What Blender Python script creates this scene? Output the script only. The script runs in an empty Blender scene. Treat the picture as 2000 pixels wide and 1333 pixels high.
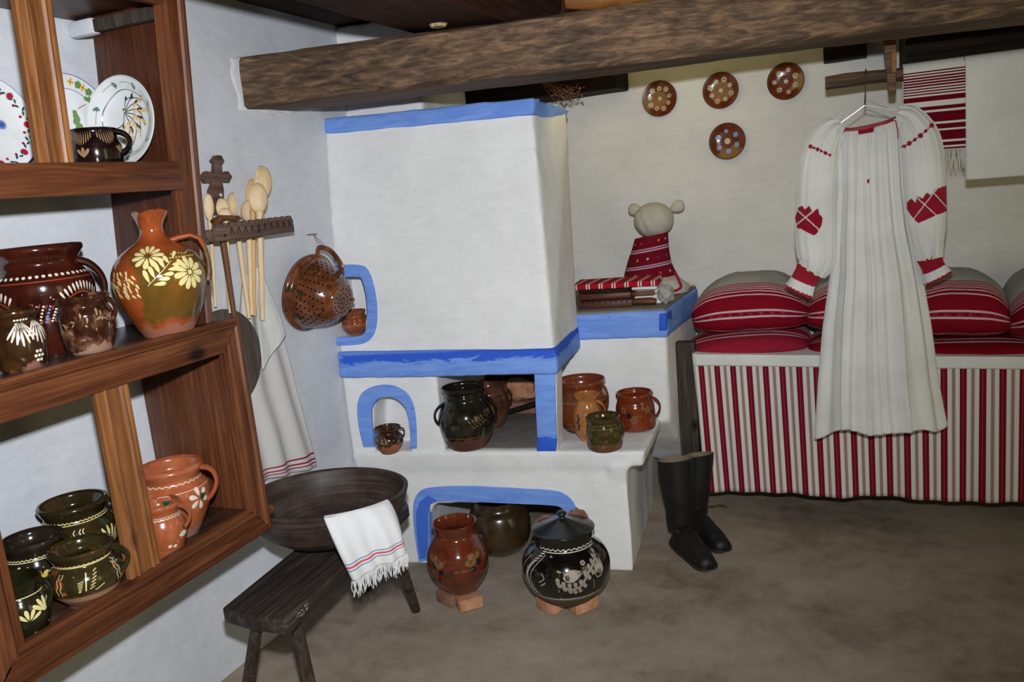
import bpy, bmesh, math, random
from math import sin, cos, pi, radians, hypot, atan, atan2, sqrt, exp
from mathutils import Vector, Matrix, noise
random.seed(7)
V = Vector
# ------------------------------------------------------------------ camera
FPX = 1614.0                       # focal length in pixels of the 2000 x 1333 frame
ROLL, HV, HU, EYE = radians(5.5), 300.0, 690.0, 1.5
_p = -atan(HV / FPX); _y = atan(HU / hypot(FPX, HV))
FW = V((-sin(_y) * cos(_p), cos(_y) * cos(_p), sin(_p)))
_r0 = V((cos(_y), sin(_y), 0)); _u0 = _r0.cross(FW)
EX = _r0 * cos(ROLL) - _u0 * sin(ROLL); EY = _r0 * sin(ROLL) + _u0 * cos(ROLL)
CAM = V((0, 0, EYE))
scene = bpy.context.scene
COL = scene.collection
cd = bpy.data.cameras.new('camera'); cam = bpy.data.objects.new('camera', cd); COL.objects.link(cam)
m = Matrix((EX, EY, -FW)).transposed().to_4x4(); m.translation = CAM
cam.matrix_world = m
cd.sensor_width = 36; cd.lens = FPX / 2000 * 36; cd.clip_start = 0.05; cd.clip_end = 60
scene.camera = cam
# ------------------------------------------------------------------ light
scene.view_settings.view_transform = 'Standard'; scene.view_settings.look = 'None'
scene.view_settings.gamma = 1; scene.view_settings.use_curve_mapping = False
scene.view_settings.exposure = 0.0
w = bpy.data.worlds.new('world'); scene.world = w; w.use_nodes = True
w.node_tree.nodes['Background'].inputs[0].default_value = (1.0, 0.93, 0.46, 1)
w.node_tree.nodes['Background'].inputs[1].default_value = 0.17

def srgb(r, g, b):
    f = lambda c: (c / 255 / 12.92) if c <= 10.3 else ((c / 255 + 0.055) / 1.055) ** 2.4
    return (f(r), f(g), f(b), 1)

def aim(o, d):
    o.rotation_euler = V(d).to_track_quat('-Z', 'Y').to_euler()
# the photographer's flash, on top of the camera
fl = bpy.data.lights.new('camera_flash', 'SPOT'); flo = bpy.data.objects.new('camera_flash', fl); COL.objects.link(flo)
fl.energy = 268; fl.color = (0.93, 0.96, 1.0); fl.shadow_soft_size = 0.03; fl.spot_size = radians(112); fl.spot_blend = 1.0
flo.location = CAM + EY * 0.205
aim(flo, FW + EX * (-0.17) + EY * 0.04)
# added warm fill light, unseen behind the cross beam, lifts the upper back wall
lp = bpy.data.lights.new('fill_behind_beam', 'AREA'); lpo = bpy.data.objects.new('fill_behind_beam', lp); COL.objects.link(lpo)
lp.energy = 2.1; lp.color = (1.0, 0.80, 0.30); lp.shape = 'DISK'; lp.size = 0.8
lpo.location = (-0.75, 3.22, 2.12); aim(lpo, V((-0.75, 3.95, 1.75)) - lpo.location)
# added faint warm fill, out of frame at the right, for ambient light
dl = bpy.data.lights.new('side_fill', 'AREA'); dlo = bpy.data.objects.new('side_fill', dl); COL.objects.link(dlo)
dl.energy = 8; dl.color = (1.0, 0.88, 0.5); dl.shape = 'RECTANGLE'; dl.size = 1.0; dl.size_y = 1.8
dlo.location = (2.6, 1.2, 1.3); aim(dlo, V((-0.3, 3.9, 1.5)) - dlo.location)

# ------------------------------------------------------------------ pixel helpers (measure the photograph)
def ray(x, y):
    return (FW * FPX + EX * (x - 1000) - EY * (y - 666.5)).normalized()
def onplane(x, y, p0, n):
    d = ray(x, y); n = V(n); return CAM + d * ((V(p0) - CAM).dot(n) / d.dot(n))
def atZ(x, y, z=0.0): return onplane(x, y, (0, 0, z), (0, 0, 1))
def atX(x, y, X=-1.925): return onplane(x, y, (X, 0, 0), (1, 0, 0))
def atY(x, y, Y): return onplane(x, y, (0, Y, 0), (0, 1, 0))
def mpp(p): return (V(p) - CAM).dot(FW) / FPX
def proj(p):
    d = V(p) - CAM; z = d.dot(FW); return 1000 + FPX * d.dot(EX) / z, 666.5 - FPX * d.dot(EY) / z

# ------------------------------------------------------------------ objects
def tag(o, label=None, cat=None, group=None, kind=None):
    if label: o['label'] = label
    if cat: o['category'] = cat
    if group: o['group'] = group
    if kind: o['kind'] = kind
    return o
def thing(name, loc, label, cat, group=None):
    o = bpy.data.objects.new(name, None); o.empty_display_size = 0.05; COL.objects.link(o); o.location = loc
    return tag(o, label, cat, group)
def wloc(o):
    v = V(o.location)
    while o.parent: o = o.parent; v = v + V(o.location)
    return v
def link(name, bm, mats, parent=None, smooth=True, origin=None, uv=False):
    """bm is in world coordinates; the object's origin is the parent's (or a given point)."""
    me = bpy.data.meshes.new(name)
    o = bpy.data.objects.new(name, me); COL.objects.link(o)
    org = V(origin) if origin is not None else (wloc(parent) if parent else V((0, 0, 0)))
    if parent is None and origin is None and len(bm.verts):
        xs = [v.co for v in bm.verts]
        org = V((sum(c.x for c in xs) / len(xs), sum(c.y for c in xs) / len(xs), min(c.z for c in xs)))
    bmesh.ops.translate(bm, vec=-org, verts=bm.verts)
    bm.to_mesh(me); bm.free()
    if parent: o.parent = parent; o.location = org - wloc(parent)
    else: o.location = org
    for mt in (mats if isinstance(mats, (list, tuple)) else [mats]): me.materials.append(mt)
    if smooth:
        me.polygons.foreach_set('use_smooth', [True] * len(me.polygons))
        try: me.set_sharp_from_angle(angle=radians(40))
        except Exception: pass
    return o
def box(bm, x0, x1, y0, y1, z0, z1, bev=0.0):
    b = bmesh.new()
    vs = [b.verts.new((x, y, z)) for x in (x0, x1) for y in (y0, y1) for z in (z0, z1)]
    for f in ((0, 1, 3, 2), (4, 6, 7, 5), (0, 4, 5, 1), (2, 3, 7, 6), (0, 2, 6, 4), (1, 5, 7, 3)): b.faces.new([vs[i] for i in f])
    if bev: bmesh.ops.bevel(b, geom=b.edges[:], offset=bev, segments=2, profile=0.5, affect='EDGES')
    merge(bm, b)
def merge(bm, b, mat=None):
    me = bpy.data.meshes.new('t')
    bmesh.ops.recalc_face_normals(b, faces=b.faces)
    if mat is not None:
        for f in b.faces: f.material_index = mat
    b.to_mesh(me); b.free(); bm.from_mesh(me); bpy.data.meshes.remove(me)
def hexa(bm, pts, bev=0.0):
    """8 points: bottom 4 (ccw) then top 4"""
    b = bmesh.new(); vs = [b.verts.new(p) for p in pts]
    for f in ((0, 3, 2, 1), (4, 5, 6, 7), (0, 1, 5, 4), (1, 2, 6, 5), (2, 3, 7, 6), (3, 0, 4, 7)): b.faces.new([vs[i] for i in f])
    if bev: bmesh.ops.bevel(b, geom=b.edges[:], offset=bev, segments=2, profile=0.5, affect='EDGES')
    merge(bm, b)
def prism(bm, front, back, bev=0.0):
    """two matching point loops"""
    b = bmesh.new(); A = [b.verts.new(p) for p in front]; B = [b.verts.new(p) for p in back]; n = len(A)
    b.faces.new(A); b.faces.new(B[::-1])
    for i in range(n): b.faces.new((A[i], B[i], B[(i + 1) % n], A[(i + 1) % n]))
    bmesh.ops.recalc_face_normals(b, faces=b.faces)
    if bev: bmesh.ops.bevel(b, geom=b.edges[:], offset=bev, segments=2, profile=0.5, affect='EDGES')
    merge(bm, b)
def grid(bm, f, nu, nv, mat=0, closeu=False, uvf=None, thick=0.0):
    """surface f(u,v), u,v in 0..1"""
    b = bm
    vs = [[b.verts.new(f(i / nu, j / nv)) for i in range(nu + (0 if closeu else 1))] for j in range(nv + 1)]
    uvl = b.loops.layers.uv.verify() if uvf else None
    for j in range(nv):
        for i in range(nu):
            i2 = (i + 1) % nu if closeu else i + 1
            fc = b.faces.new((vs[j][i], vs[j][i2], vs[j + 1][i2], vs[j + 1][i])); fc.material_index = mat; fc.smooth = True
            if uvf:
                for lp, (a, c) in zip(fc.loops, ((i, j), (i + 1, j), (i + 1, j + 1), (i, j + 1))): lp[uvl].uv = uvf(a / nu, c / nv)
    return vs
def crom(pts, n=8, closed=False):
    P = [tuple(p) for p in pts]; out = []; k = len(P)
    rng = range(k) if closed else range(k - 1)
    for i in rng:
        p1, p2 = P[i], P[(i + 1) % k]
        p0 = P[(i - 1) % k] if (closed or i > 0) else p1
        p3 = P[(i + 2) % k] if (closed or i + 2 < k) else p2
        for s in range(n):
            t = s / n
            out.append(tuple(0.5 * ((2 * b) + (-a + c) * t + (2 * a - 5 * b + 4 * c - d) * t * t + (-a + 3 * b - 3 * c + d) * t ** 3)
                             for a, b, c, d in zip(p0, p1, p2, p3)))
    if not closed: out.append(P[-1])
    return out
def tube(bm, pts, rad, seg=8, flat=1.0, mat=0, caps=True, up=None):
    """swept tube through pts; rad number or list; flat scales the second axis"""
    pts = [V(p) for p in pts]; n = len(pts)
    rs = rad if isinstance(rad, (list, tuple)) else [rad] * n
    t0 = (pts[1] - pts[0]).normalized()
    a = V(up) if up else (V((0, 0, 1)) if abs(t0.z) < 0.9 else V((1, 0, 0)))
    rings = []
    for i in range(n):
        t = (pts[min(i + 1, n - 1)] - pts[max(i - 1, 0)]).normalized()
        a = (a - t * a.dot(t)).normalized(); b = t.cross(a)
        rings.append([bm.verts.new(pts[i] + (a * cos(2 * pi * k / seg) * flat + b * sin(2 * pi * k / seg)) * rs[i]) for k in range(seg)])
    for i in range(n - 1):
        for k in range(seg):
            f = bm.faces.new((rings[i][k], rings[i][(k + 1) % seg], rings[i + 1][(k + 1) % seg], rings[i + 1][k])); f.material_index = mat; f.smooth = True
    if caps:
        f = bm.faces.new(rings[0][::-1]); f.material_index = mat; f = bm.faces.new(rings[-1]); f.material_index = mat
def interp(tab, t):
    if t <= tab[0][0]: return tab[0][1]
    for (a, x), (b, y) in zip(tab, tab[1:]):
        if t <= b: return x + (y - x) * (t - a) / (b - a)
    return tab[-1][1]
def evaluated(o, name, mats, parent):
    """bake an object's modifiers into a plain mesh object"""
    dg = bpy.context.evaluated_depsgraph_get(); dg.update()
    me = bpy.data.meshes.new_from_object(o.evaluated_get(dg)); me.name = name
    o.modifiers.clear(); old = o.data; o.data = me; bpy.data.meshes.remove(old)
    me.materials.clear()
    for mt in (mats if isinstance(mats, (list, tuple)) else [mats]): me.materials.append(mt)
    me.polygons.foreach_set('use_smooth', [True] * len(me.polygons)); me.update()
    return o
def plaster_solid(name, bm, mats, parent, cutters=(), voxel=0.011, smooth=6, disp=0.004, paint=None):
    """hand-plastered body: union by voxel remesh, niches cut out, edges worn round"""
    o = link(name, bm, mats, parent, smooth=False)
    cs = []
    for c in cutters:
        co = link('cut', c, mats, None, smooth=False, origin=(0, 0, 0)); cs.append(co)
        b = o.modifiers.new('b', 'BOOLEAN'); b.object = co; b.operation = 'DIFFERENCE'; b.solver = 'EXACT'; b.use_self = True
    r = o.modifiers.new('r2', 'REMESH'); r.mode = 'VOXEL'; r.voxel_size = voxel
    s = o.modifiers.new('s', 'SMOOTH'); s.iterations = smooth; s.factor = 0.6
    evaluated(o, name, mats, parent)
    for co in cs: bpy.data.objects.remove(co, do_unlink=True)
    if disp:
        org = wloc(o)
        me = o.data; nv = len(me.vertices); cs_ = [0.0] * (nv * 3); ns_ = [0.0] * (nv * 3)
        me.vertices.foreach_get('co', cs_); me.vertices.foreach_get('normal', ns_)
        off = V((7, 1, 3))
        for i in range(0, nv * 3, 3):
            p = V((cs_[i] + org.x, cs_[i + 1] + org.y, cs_[i + 2] + org.z))
            a = noise.noise(p * 5.0) * disp + noise.noise(p * 14.0 + off) * disp * 0.35
            cs_[i] += ns_[i] * a; cs_[i + 1] += ns_[i + 1] * a; cs_[i + 2] += ns_[i + 2] * a
        me.vertices.foreach_set('co', cs_); me.update()
    return o

# ------------------------------------------------------------------ materials
class NT:
    def __init__(s, name, rough=0.8, spec=0.3, coat=0.0):
        s.m = bpy.data.materials.new(name); s.m.use_nodes = True; s.t = s.m.node_tree
        s.b = s.t.nodes['Principled BSDF']; s.b.inputs['Roughness'].default_value = rough
        s.b.inputs['Specular IOR Level'].default_value = spec
        if coat: s.b.inputs['Coat Weight'].default_value = coat; s.b.inputs['Coat Roughness'].default_value = 0.06
        s.tc = s.n('ShaderNodeTexCoord')
    def n(s, ty, **kw):
        x = s.t.nodes.new(ty)
        for k, v in kw.items(): setattr(x, k, v)
        return x
    def l(s, a, b): s.t.links.new(a, b)
    def mapping(s, scale=(1, 1, 1), src='Object', loc=(0, 0, 0), rot=(0, 0, 0)):
        mp = s.n('ShaderNodeMapping'); mp.inputs['Scale'].default_value = scale; mp.inputs['Location'].default_value = loc
        mp.inputs['Rotation'].default_value = rot
        s.l(s.tc.outputs[src], mp.inputs[0]); return mp.outputs[0]
    def noise(s, vec, scale, detail=4, rough=0.55, dist=0.0):
        x = s.n('ShaderNodeTexNoise'); x.inputs['Scale'].default_value = scale; x.inputs['Detail'].default_value = detail
        x.inputs['Roughness'].default_value = rough; x.inputs['Distortion'].default_value = dist
        s.l(vec, x.inputs['Vector']); return x.outputs['Fac']
    def ramp(s, fac, stops, interp='LINEAR'):
        r = s.n('ShaderNodeValToRGB'); r.color_ramp.interpolation = interp; e = r.color_ramp.elements
        while len(e) < len(stops): e.new(0.5)
        for i, (p, c) in enumerate(stops): e[i].position = p; e[i].color = c if hasattr(c, '__len__') else (c, c, c, 1)
        s.l(fac, r.inputs[0]); return r.outputs[0]
    def mix(s, fac, a, b, mode='MIX'):
        x = s.n('ShaderNodeMix', data_type='RGBA', blend_type=mode)
        if hasattr(fac, 'links'): s.l(fac, x.inputs[0])
        else: x.inputs[0].default_value = fac
        for i, c in ((6, a), (7, b)):
            if hasattr(c, 'links'): s.l(c, x.inputs[i])
            else: x.inputs[i].default_value = c
        return x.outputs[2]
    def math(s, op, a, b=0.0, c=None):
        x = s.n('ShaderNodeMath', operation=op)
        for i, q in enumerate((a, b, c)):
            if q is None: continue
            if hasattr(q, 'links'): s.l(q, x.inputs[i])
            else: x.inputs[i].default_value = q
        return x.outputs[0]
    def sep(s, vec):
        x = s.n('ShaderNodeSeparateXYZ'); s.l(vec, x.inputs[0]); return x.outputs
    def color(s, c):
        if hasattr(c, 'links'): s.l(c, s.b.inputs['Base Color'])
        else: s.b.inputs['Base Color'].default_value = c
    def bump(s, h, strength=0.3, dist=0.01):
        x = s.n('ShaderNodeBump'); x.inputs['Strength'].default_value = strength; x.inputs['Distance'].default_value = dist
        s.l(h, x.inputs['Height']); s.l(x.outputs[0], s.b.inputs['Normal'])
        return x
M = {}
def plain(name, c, rough=0.8, spec=0.3, coat=0.0, metal=0.0):
    x = NT(name, rough, spec, coat); x.color(c); x.b.inputs['Metallic'].default_value = metal; M[name] = x.m; return x.m
def plaster(name, c1, c2, bump=0.35):
    x = NT(name, 0.9, 0.12)
    v = x.mapping()
    n = x.noise(v, 3.0, 6, 0.6)
    sv = x.mapping((1.5, 1.5, 4.0)); n2 = x.noise(sv, 9.0, 5, 0.65, 1.0)
    f = x.math('ADD', x.math('MULTIPLY', n, 0.6), x.math('MULTIPLY', n2, 0.4))
    x.color(x.ramp(f, [(0.3, c1), (0.62, c2)]))
    h = x.math('ADD', x.noise(v, 14, 5, 0.6), x.math('MULTIPLY', n2, 0.6))
    x.bump(h, bump, 0.006); M[name] = x.m; return x.m
plaster('wall_plaster', srgb(196, 199, 205), srgb(216, 219, 226))
plaster('stove_plaster', srgb(222, 222, 222), srgb(240, 240, 240), 0.25)
plaster('back_plaster', srgb(206, 204, 200), srgb(226, 224, 220), 0.25)
plaster('sooty_clay', srgb(44, 38, 34), srgb(84, 76, 70), 0.4)
plaster('clay_grey', srgb(108, 102, 98), srgb(138, 132, 127), 0.4)
def bluepaint(name, dark=None):
    x = NT(name, 0.75, 0.2)
    v = x.mapping((1.0, 1.0, 6.0)); n = x.noise(v, 6.0, 5, 0.6, 0.8)
    base = x.ramp(n, [(0.3, srgb(102, 142, 226)), (0.7, srgb(134, 172, 244))])
    n2 = x.noise(x.mapping((2.0, 2.0, 9.0)), 4.0, 5, 0.7, 1.2)
    if dark is None:                      # a few darker brush patches
        fac = x.ramp(n2, [(0.66, 0.0), (0.70, 1.0)])
    else:
        fac = dark(x, n2)
    x.color(x.mix(fac, base, srgb(52, 96, 214)))
    x.bump(n, 0.2, 0.004); M[name] = x.m; return x.m
bluepaint('blue_paint')
def _mantel_dark(x, n2):
    s = x.sep(x.tc.outputs['Object'])    # fresh coat brushed over the upper part of the band, ending ragged
    d = x.math('ADD', s[2], x.math('MULTIPLY', x.math('SUBTRACT', n2, 0.5), 0.10))
    a = x.ramp(d, [(0.862, 0.0), (0.866, 1.0)])
    e = x.math('ADD', s[0], x.math('MULTIPLY', n2, 0.1))
    b = x.ramp(x.math('ADD', e, 0.7), [(0.13, 0.0), (0.15, 1.0)])
    r = x.ramp(s[2], [(0.896, 1.0), (0.9, 0.2)])
    return x.math('MULTIPLY', x.math('MULTIPLY', a, b), r)
bluepaint('blue_paint_mantel', _mantel_dark)
plain('blue_mid', srgb(72, 116, 220), 0.75, 0.2); plain('blue_dark', srgb(44, 92, 208), 0.7)
def wood(name, c1, c2, c3, axis=2, scale=1.0, rough=0.45, spec=0.4, bump=0.2, fine=1.0, knots=True, dist=1.3, along=0.9):
    x = NT(name, rough, spec)
    sc = [14.0 * scale] * 3; sc[axis] = along * scale
    v = x.mapping(tuple(sc)); n = x.noise(v, 2.2, 6, 0.62, dist)
    sc2 = [90.0 * fine] * 3; sc2[axis] = 3.0
    n2 = x.noise(x.mapping(tuple(sc2)), 1.5, 3, 0.6)
    n3 = x.noise(x.mapping(), 2.5, 4, 0.6)
    f = x.math('ADD', x.math('ADD', x.math('MULTIPLY', n, 0.55), x.math('MULTIPLY', n2, 0.25)), x.math('MULTIPLY', n3, 0.2))
    c = x.ramp(f, [(0.36, c1), (0.5, c2), (0.64, c3)])
    if knots:
        vo = x.n('ShaderNodeTexVoronoi'); ks = [5.0] * 3; ks[axis] = 2.6
        x.l(x.mapping(tuple(ks)), vo.inputs['Vector']); vo.inputs['Scale'].default_value = 1.0
        k = x.ramp(vo.outputs['Distance'], [(0.05, 1.0), (0.11, 0.0)])
        c = x.mix(k, c, (c1[0] * 0.35, c1[1] * 0.35, c1[2] * 0.35, 1))
    x.color(c); x.bump(f, bump, 0.004); M[name] = x.m; return x.m
for i, a in enumerate('xyz'):
    wood('shelf_wood_' + a, srgb(58, 28, 15), srgb(92, 50, 27), srgb(124, 74, 43), i)
wood('panel_dark', srgb(44, 20, 12), srgb(72, 36, 20), srgb(98, 54, 32), 2)
wood('board_grey', srgb(58, 50, 44), srgb(84, 74, 66), srgb(110, 98, 88), 2, 1, 0.7, 0.2, knots=False)
wood('post_wood', srgb(88, 52, 26), srgb(130, 82, 44), srgb(158, 108, 64), 2)
wood('shelf_board', srgb(34, 22, 18), srgb(58, 38, 30), srgb(84, 60, 46), 1, rough=0.3, spec=0.5)
wood('beam_wood', srgb(46, 35, 28), srgb(92, 72, 56), srgb(144, 112, 84), 0, 1.5, 0.75, 0.25, 0.9, 0.8, False, 0.7, 0.45)
wood('dark_timber', srgb(14, 9, 6), srgb(30, 20, 14), srgb(48, 34, 25), 0, 1, 0.8, 0.2)
wood('ceiling_wood', srgb(26, 12, 8), srgb(52, 28, 18), srgb(78, 46, 32), 1, 1, 0.8, 0.2)
wood('bench_wood', srgb(28, 23, 21), srgb(54, 46, 42), srgb(96, 84, 76), 1, 1.0, 0.55, 0.3, 0.5, 1.0, False)
wood('leg_wood', srgb(38, 31, 28), srgb(66, 54, 48), srgb(98, 84, 76), 2, 1.0, 0.6, 0.3)
wood('rack_wood', srgb(58, 42, 36), srgb(96, 72, 62), srgb(128, 102, 90), 1, 1.2, 0.6, 0.3)
wood('spoon_wood', srgb(206, 172, 126), srgb(226, 198, 156), srgb(238, 216, 180), 2, 1.0, 0.6, 0.3, 0.1, 1, False)
wood('spoon_old', srgb(196, 150, 96), srgb(214, 172, 118), srgb(226, 190, 138), 2, 1.0, 0.6, 0.3, 0.1, 1, False)
wood('stick_wood', srgb(66, 38, 22), srgb(104, 66, 42), srgb(132, 92, 62), 2, 1.0, 0.6, 0.3)
wood('paddle_wood', srgb(48, 22, 14), srgb(82, 42, 28), srgb(116, 68, 48), 0, 1.0, 0.5, 0.4, 0.2, 1, False)
wood('bedpost_wood', srgb(36, 32, 28), srgb(62, 54, 48), srgb(88, 80, 72), 2, 1.0, 0.8, 0.2)
wood('log_wood', srgb(100, 60, 26), srgb(140, 90, 44), srgb(168, 118, 66), 0, 1.0, 0.6, 0.3)
def _bowl():
    x = NT('bowl_wood', 0.5, 0.35)
    v = x.mapping((1, 1, 1)); s = x.sep(v)
    rings = x.noise(x.mapping((2, 2, 60)), 1.5, 4, 0.6, 0.3); n = x.noise(v, 9, 5, 0.6)
    f = x.math('ADD', x.math('MULTIPLY', rings, 0.5), x.math('MULTIPLY', n, 0.5))
    x.color(x.ramp(f, [(0.35, srgb(34, 26, 23)), (0.5, srgb(62, 50, 44)), (0.66, srgb(92, 78, 68))])); x.bump(f, 0.3, 0.004); M['bowl_wood'] = x.m
_bowl()
def _floor():
    x = NT('floor_clay', 0.85, 0.2); v = x.mapping()
    n = x.noise(v, 1.6, 6, 0.6); n2 = x.noise(v, 14, 6, 0.65)
    f = x.math('ADD', x.math('MULTIPLY', n, 0.7), x.math('MULTIPLY', n2, 0.3))
    x.color(x.ramp(f, [(0.36, srgb(120, 107, 92)), (0.5, srgb(156, 143, 126)), (0.66, srgb(176, 163, 146))]))
    x.bump(n2, 0.25, 0.006); M['floor_clay'] = x.m
_floor()
def glaze(name, c1, c2, c3=None, raw=None, zr=0.0, rough=0.12, scale=14, drip=0.02, spots=None):
    """glossy mottled glaze; below height zr (object z) the bare clay shows, edge running in drips"""
    x = NT(name, rough, 0.6, 0.25); v = x.mapping()
    n = x.noise(v, scale, 5, 0.6, 0.4)
    c = x.ramp(n, [(0.35, c1), (0.5, c2), (0.66, c3 or c2)])
    if spots: c = x.mix(x.ramp(x.noise(v, spots[1], 3, 0.5), [(0.60, 0.0), (0.66, 1.0)]), c, spots[0])
    if raw:
        s = x.sep(v); nd = x.noise(x.mapping((30, 30, 3)), 1.0, 2, 0.5)
        z = x.math('ADD', s[2], x.math('MULTIPLY', x.math('SUBTRACT', nd, 0.5), -drip * 4))
        k = x.ramp(z, [(max(zr - 0.002, 0.0), 1.0), (max(zr + 0.002, 0.004), 0.0)])
        c = x.mix(k, c, raw)
        rr = x.math('ADD', x.math('MULTIPLY', k, 0.5), rough); x.l(rr, x.b.inputs['Roughness'])
        x.l(x.math('SUBTRACT', 0.25, x.math('MULTIPLY', k, 0.25)), x.b.inputs['Coat Weight'])
    x.bump(x.noise(x.mapping((4, 4, 60)), 1.0, 3, 0.5), 0.12, 0.004)
    x.color(c); M[name] = x.m; return x.m
clay = srgb(176, 112, 88); claydark = srgb(128, 84, 70)
glaze('g_jug', srgb(84, 62, 24), srgb(108, 70, 28), srgb(166, 76, 30), srgb(176, 118, 98), 0.03, scale=6)
glaze('g_darkbrown', srgb(42, 14, 10), srgb(58, 22, 14), srgb(74, 30, 20))
glaze('g_blackcup', srgb(16, 9, 9), srgb(24, 12, 11), srgb(34, 18, 16))
glaze('g_mug', srgb(40, 20, 14), srgb(60, 30, 20), srgb(120, 84, 60), srgb(150, 112, 92), 0.010, scale=30)
glaze('g_mugleft', srgb(38, 22, 12), srgb(54, 32, 16), srgb(74, 46, 22), claydark, 0.003)
glaze('g_green', srgb(40, 35, 17), srgb(52, 44, 22), srgb(70, 52, 28), srgb(140, 88, 74), 0.040, scale=10, drip=0.004, spots=(srgb(120, 62, 30), 22))
glaze('g_greenback', srgb(36, 30, 16), srgb(48, 39, 20), srgb(68, 50, 28), scale=10)
glaze('g_darkgreen', srgb(28, 24, 18), srgb(38, 32, 24), srgb(58, 44, 34), srgb(140, 90, 72), 0.042, scale=8, drip=0.002)
glaze('g_deepgreen', srgb(22, 22, 12), srgb(32, 30, 16), srgb(48, 42, 22))
glaze('g_orange', srgb(150, 80, 50), srgb(170, 92, 58), srgb(182, 110, 74), srgb(150, 108, 90), 0.03, rough=0.2)
glaze('g_orange2', srgb(142, 74, 46), srgb(162, 86, 52), srgb(176, 102, 66), rough=0.2)
glaze('g_colander', srgb(70, 42, 22), srgb(106, 58, 34), srgb(132, 74, 44), rough=0.16, scale=18, spots=(srgb(62, 46, 24), 20))
glaze('g_nichemug', srgb(120, 58, 34), srgb(140, 72, 44), srgb(160, 96, 66), srgb(160, 100, 76), 0.01)
glaze('g_smallpot', srgb(34, 20, 14), srgb(60, 38, 24), srgb(86, 56, 38), srgb(160, 96, 72), 0.034, scale=22, drip=0.012)
glaze('g_twohandle', srgb(20, 18, 12), srgb(30, 27, 18), srgb(42, 36, 24), srgb(84, 48, 32), 0.05, scale=12, drip=0.016)
glaze('g_backpot', srgb(60, 34, 24), srgb(86, 52, 38), srgb(110, 76, 56))
glaze('g_redbig', srgb(100, 46, 26), srgb(122, 58, 32), srgb(108, 66, 44), srgb(62, 34, 24), 0.02, rough=0.2)
glaze('g_amber', srgb(140, 88, 42), srgb(168, 106, 54), srgb(188, 128, 72), srgb(190, 118, 76), 0.02)
glaze('g_redmug', srgb(92, 34, 18), srgb(116, 46, 22), srgb(130, 58, 30), rough=0.16)
glaze('g_olivemug', srgb(46, 42, 20), srgb(66, 58, 26), srgb(64, 46, 26), srgb(110, 62, 38), 0.016, scale=18, drip=0.004)
glaze('g_crock', srgb(84, 36, 20), srgb(108, 46, 24), srgb(72, 40, 28))
plain('slip_wall', srgb(186, 172, 138), 0.3, 0.5); plain('slip_dull', srgb(120, 92, 52), 0.3, 0.5); plain('slip_mud', srgb(84, 58, 40), 0.3, 0.5); plain('slip_night', srgb(30, 28, 40), 0.3, 0.5)
plain('slip_taupe', srgb(150, 118, 88), 0.35, 0.4)
glaze('g_archpot', srgb(36, 28, 18), srgb(54, 42, 26), srgb(74, 54, 30), rough=0.22, scale=9)
glaze('g_blackpot', srgb(12, 11, 10), srgb(18, 16, 14), srgb(26, 22, 18), srgb(76, 62, 52), 0.082, rough=0.1, drip=0.002)
glaze('g_lid', srgb(16, 20, 18), srgb(24, 30, 27), srgb(34, 40, 34), rough=0.3)
glaze('g_plate', srgb(84, 34, 18), srgb(104, 44, 22), srgb(120, 56, 28), rough=0.15)
glaze('g_white', srgb(222, 224, 226), srgb(230, 232, 234), rough=0.12)
glaze('g_peek', srgb(196, 180, 140), srgb(206, 190, 150), srgb(120, 70, 36), scale=40)
plain('slip_cream', srgb(226, 212, 148), 0.25, 0.5); plain('slip_white', srgb(220, 212, 196), 0.25, 0.5)
plain('slip_grey', srgb(150, 138, 128), 0.4, 0.4); plain('slip_yellow', srgb(206, 186, 92), 0.25, 0.5)
plain('slip_red', srgb(168, 76, 48), 0.25, 0.5); plain('slip_blue', srgb(120, 146, 186), 0.25, 0.5)
plain('slip_green', srgb(28, 70, 50), 0.25, 0.5); plain('slip_tan', srgb(170, 122, 66), 0.3, 0.5)
plain('p_red', srgb(168, 28, 62), 0.2, 0.5); plain('p_green', srgb(24, 88, 84), 0.2, 0.5); plain('p_blue', srgb(64, 96, 176), 0.2, 0.5)
plain('p_leaf', srgb(104, 142, 76), 0.2, 0.5); plain('p_yellow', srgb(226, 168, 40), 0.2, 0.5); plain('p_dark', srgb(40, 60, 54), 0.2, 0.5)
plain('p_rim', srgb(150, 180, 168), 0.2, 0.5); plain('p_straw', srgb(224, 184, 112), 0.3, 0.5)
plain('hole_dark', srgb(18, 9, 6), 0.9); plain('wire', srgb(150, 152, 156), 0.3, 0.5, 0, 0.9); plain('iron', srgb(40, 36, 34), 0.6, 0.4)
plain('string', srgb(140, 130, 116), 0.9); plain('leaf', srgb(84, 84, 42), 0.8); plain('chalk', srgb(190, 186, 184), 0.8)
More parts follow.
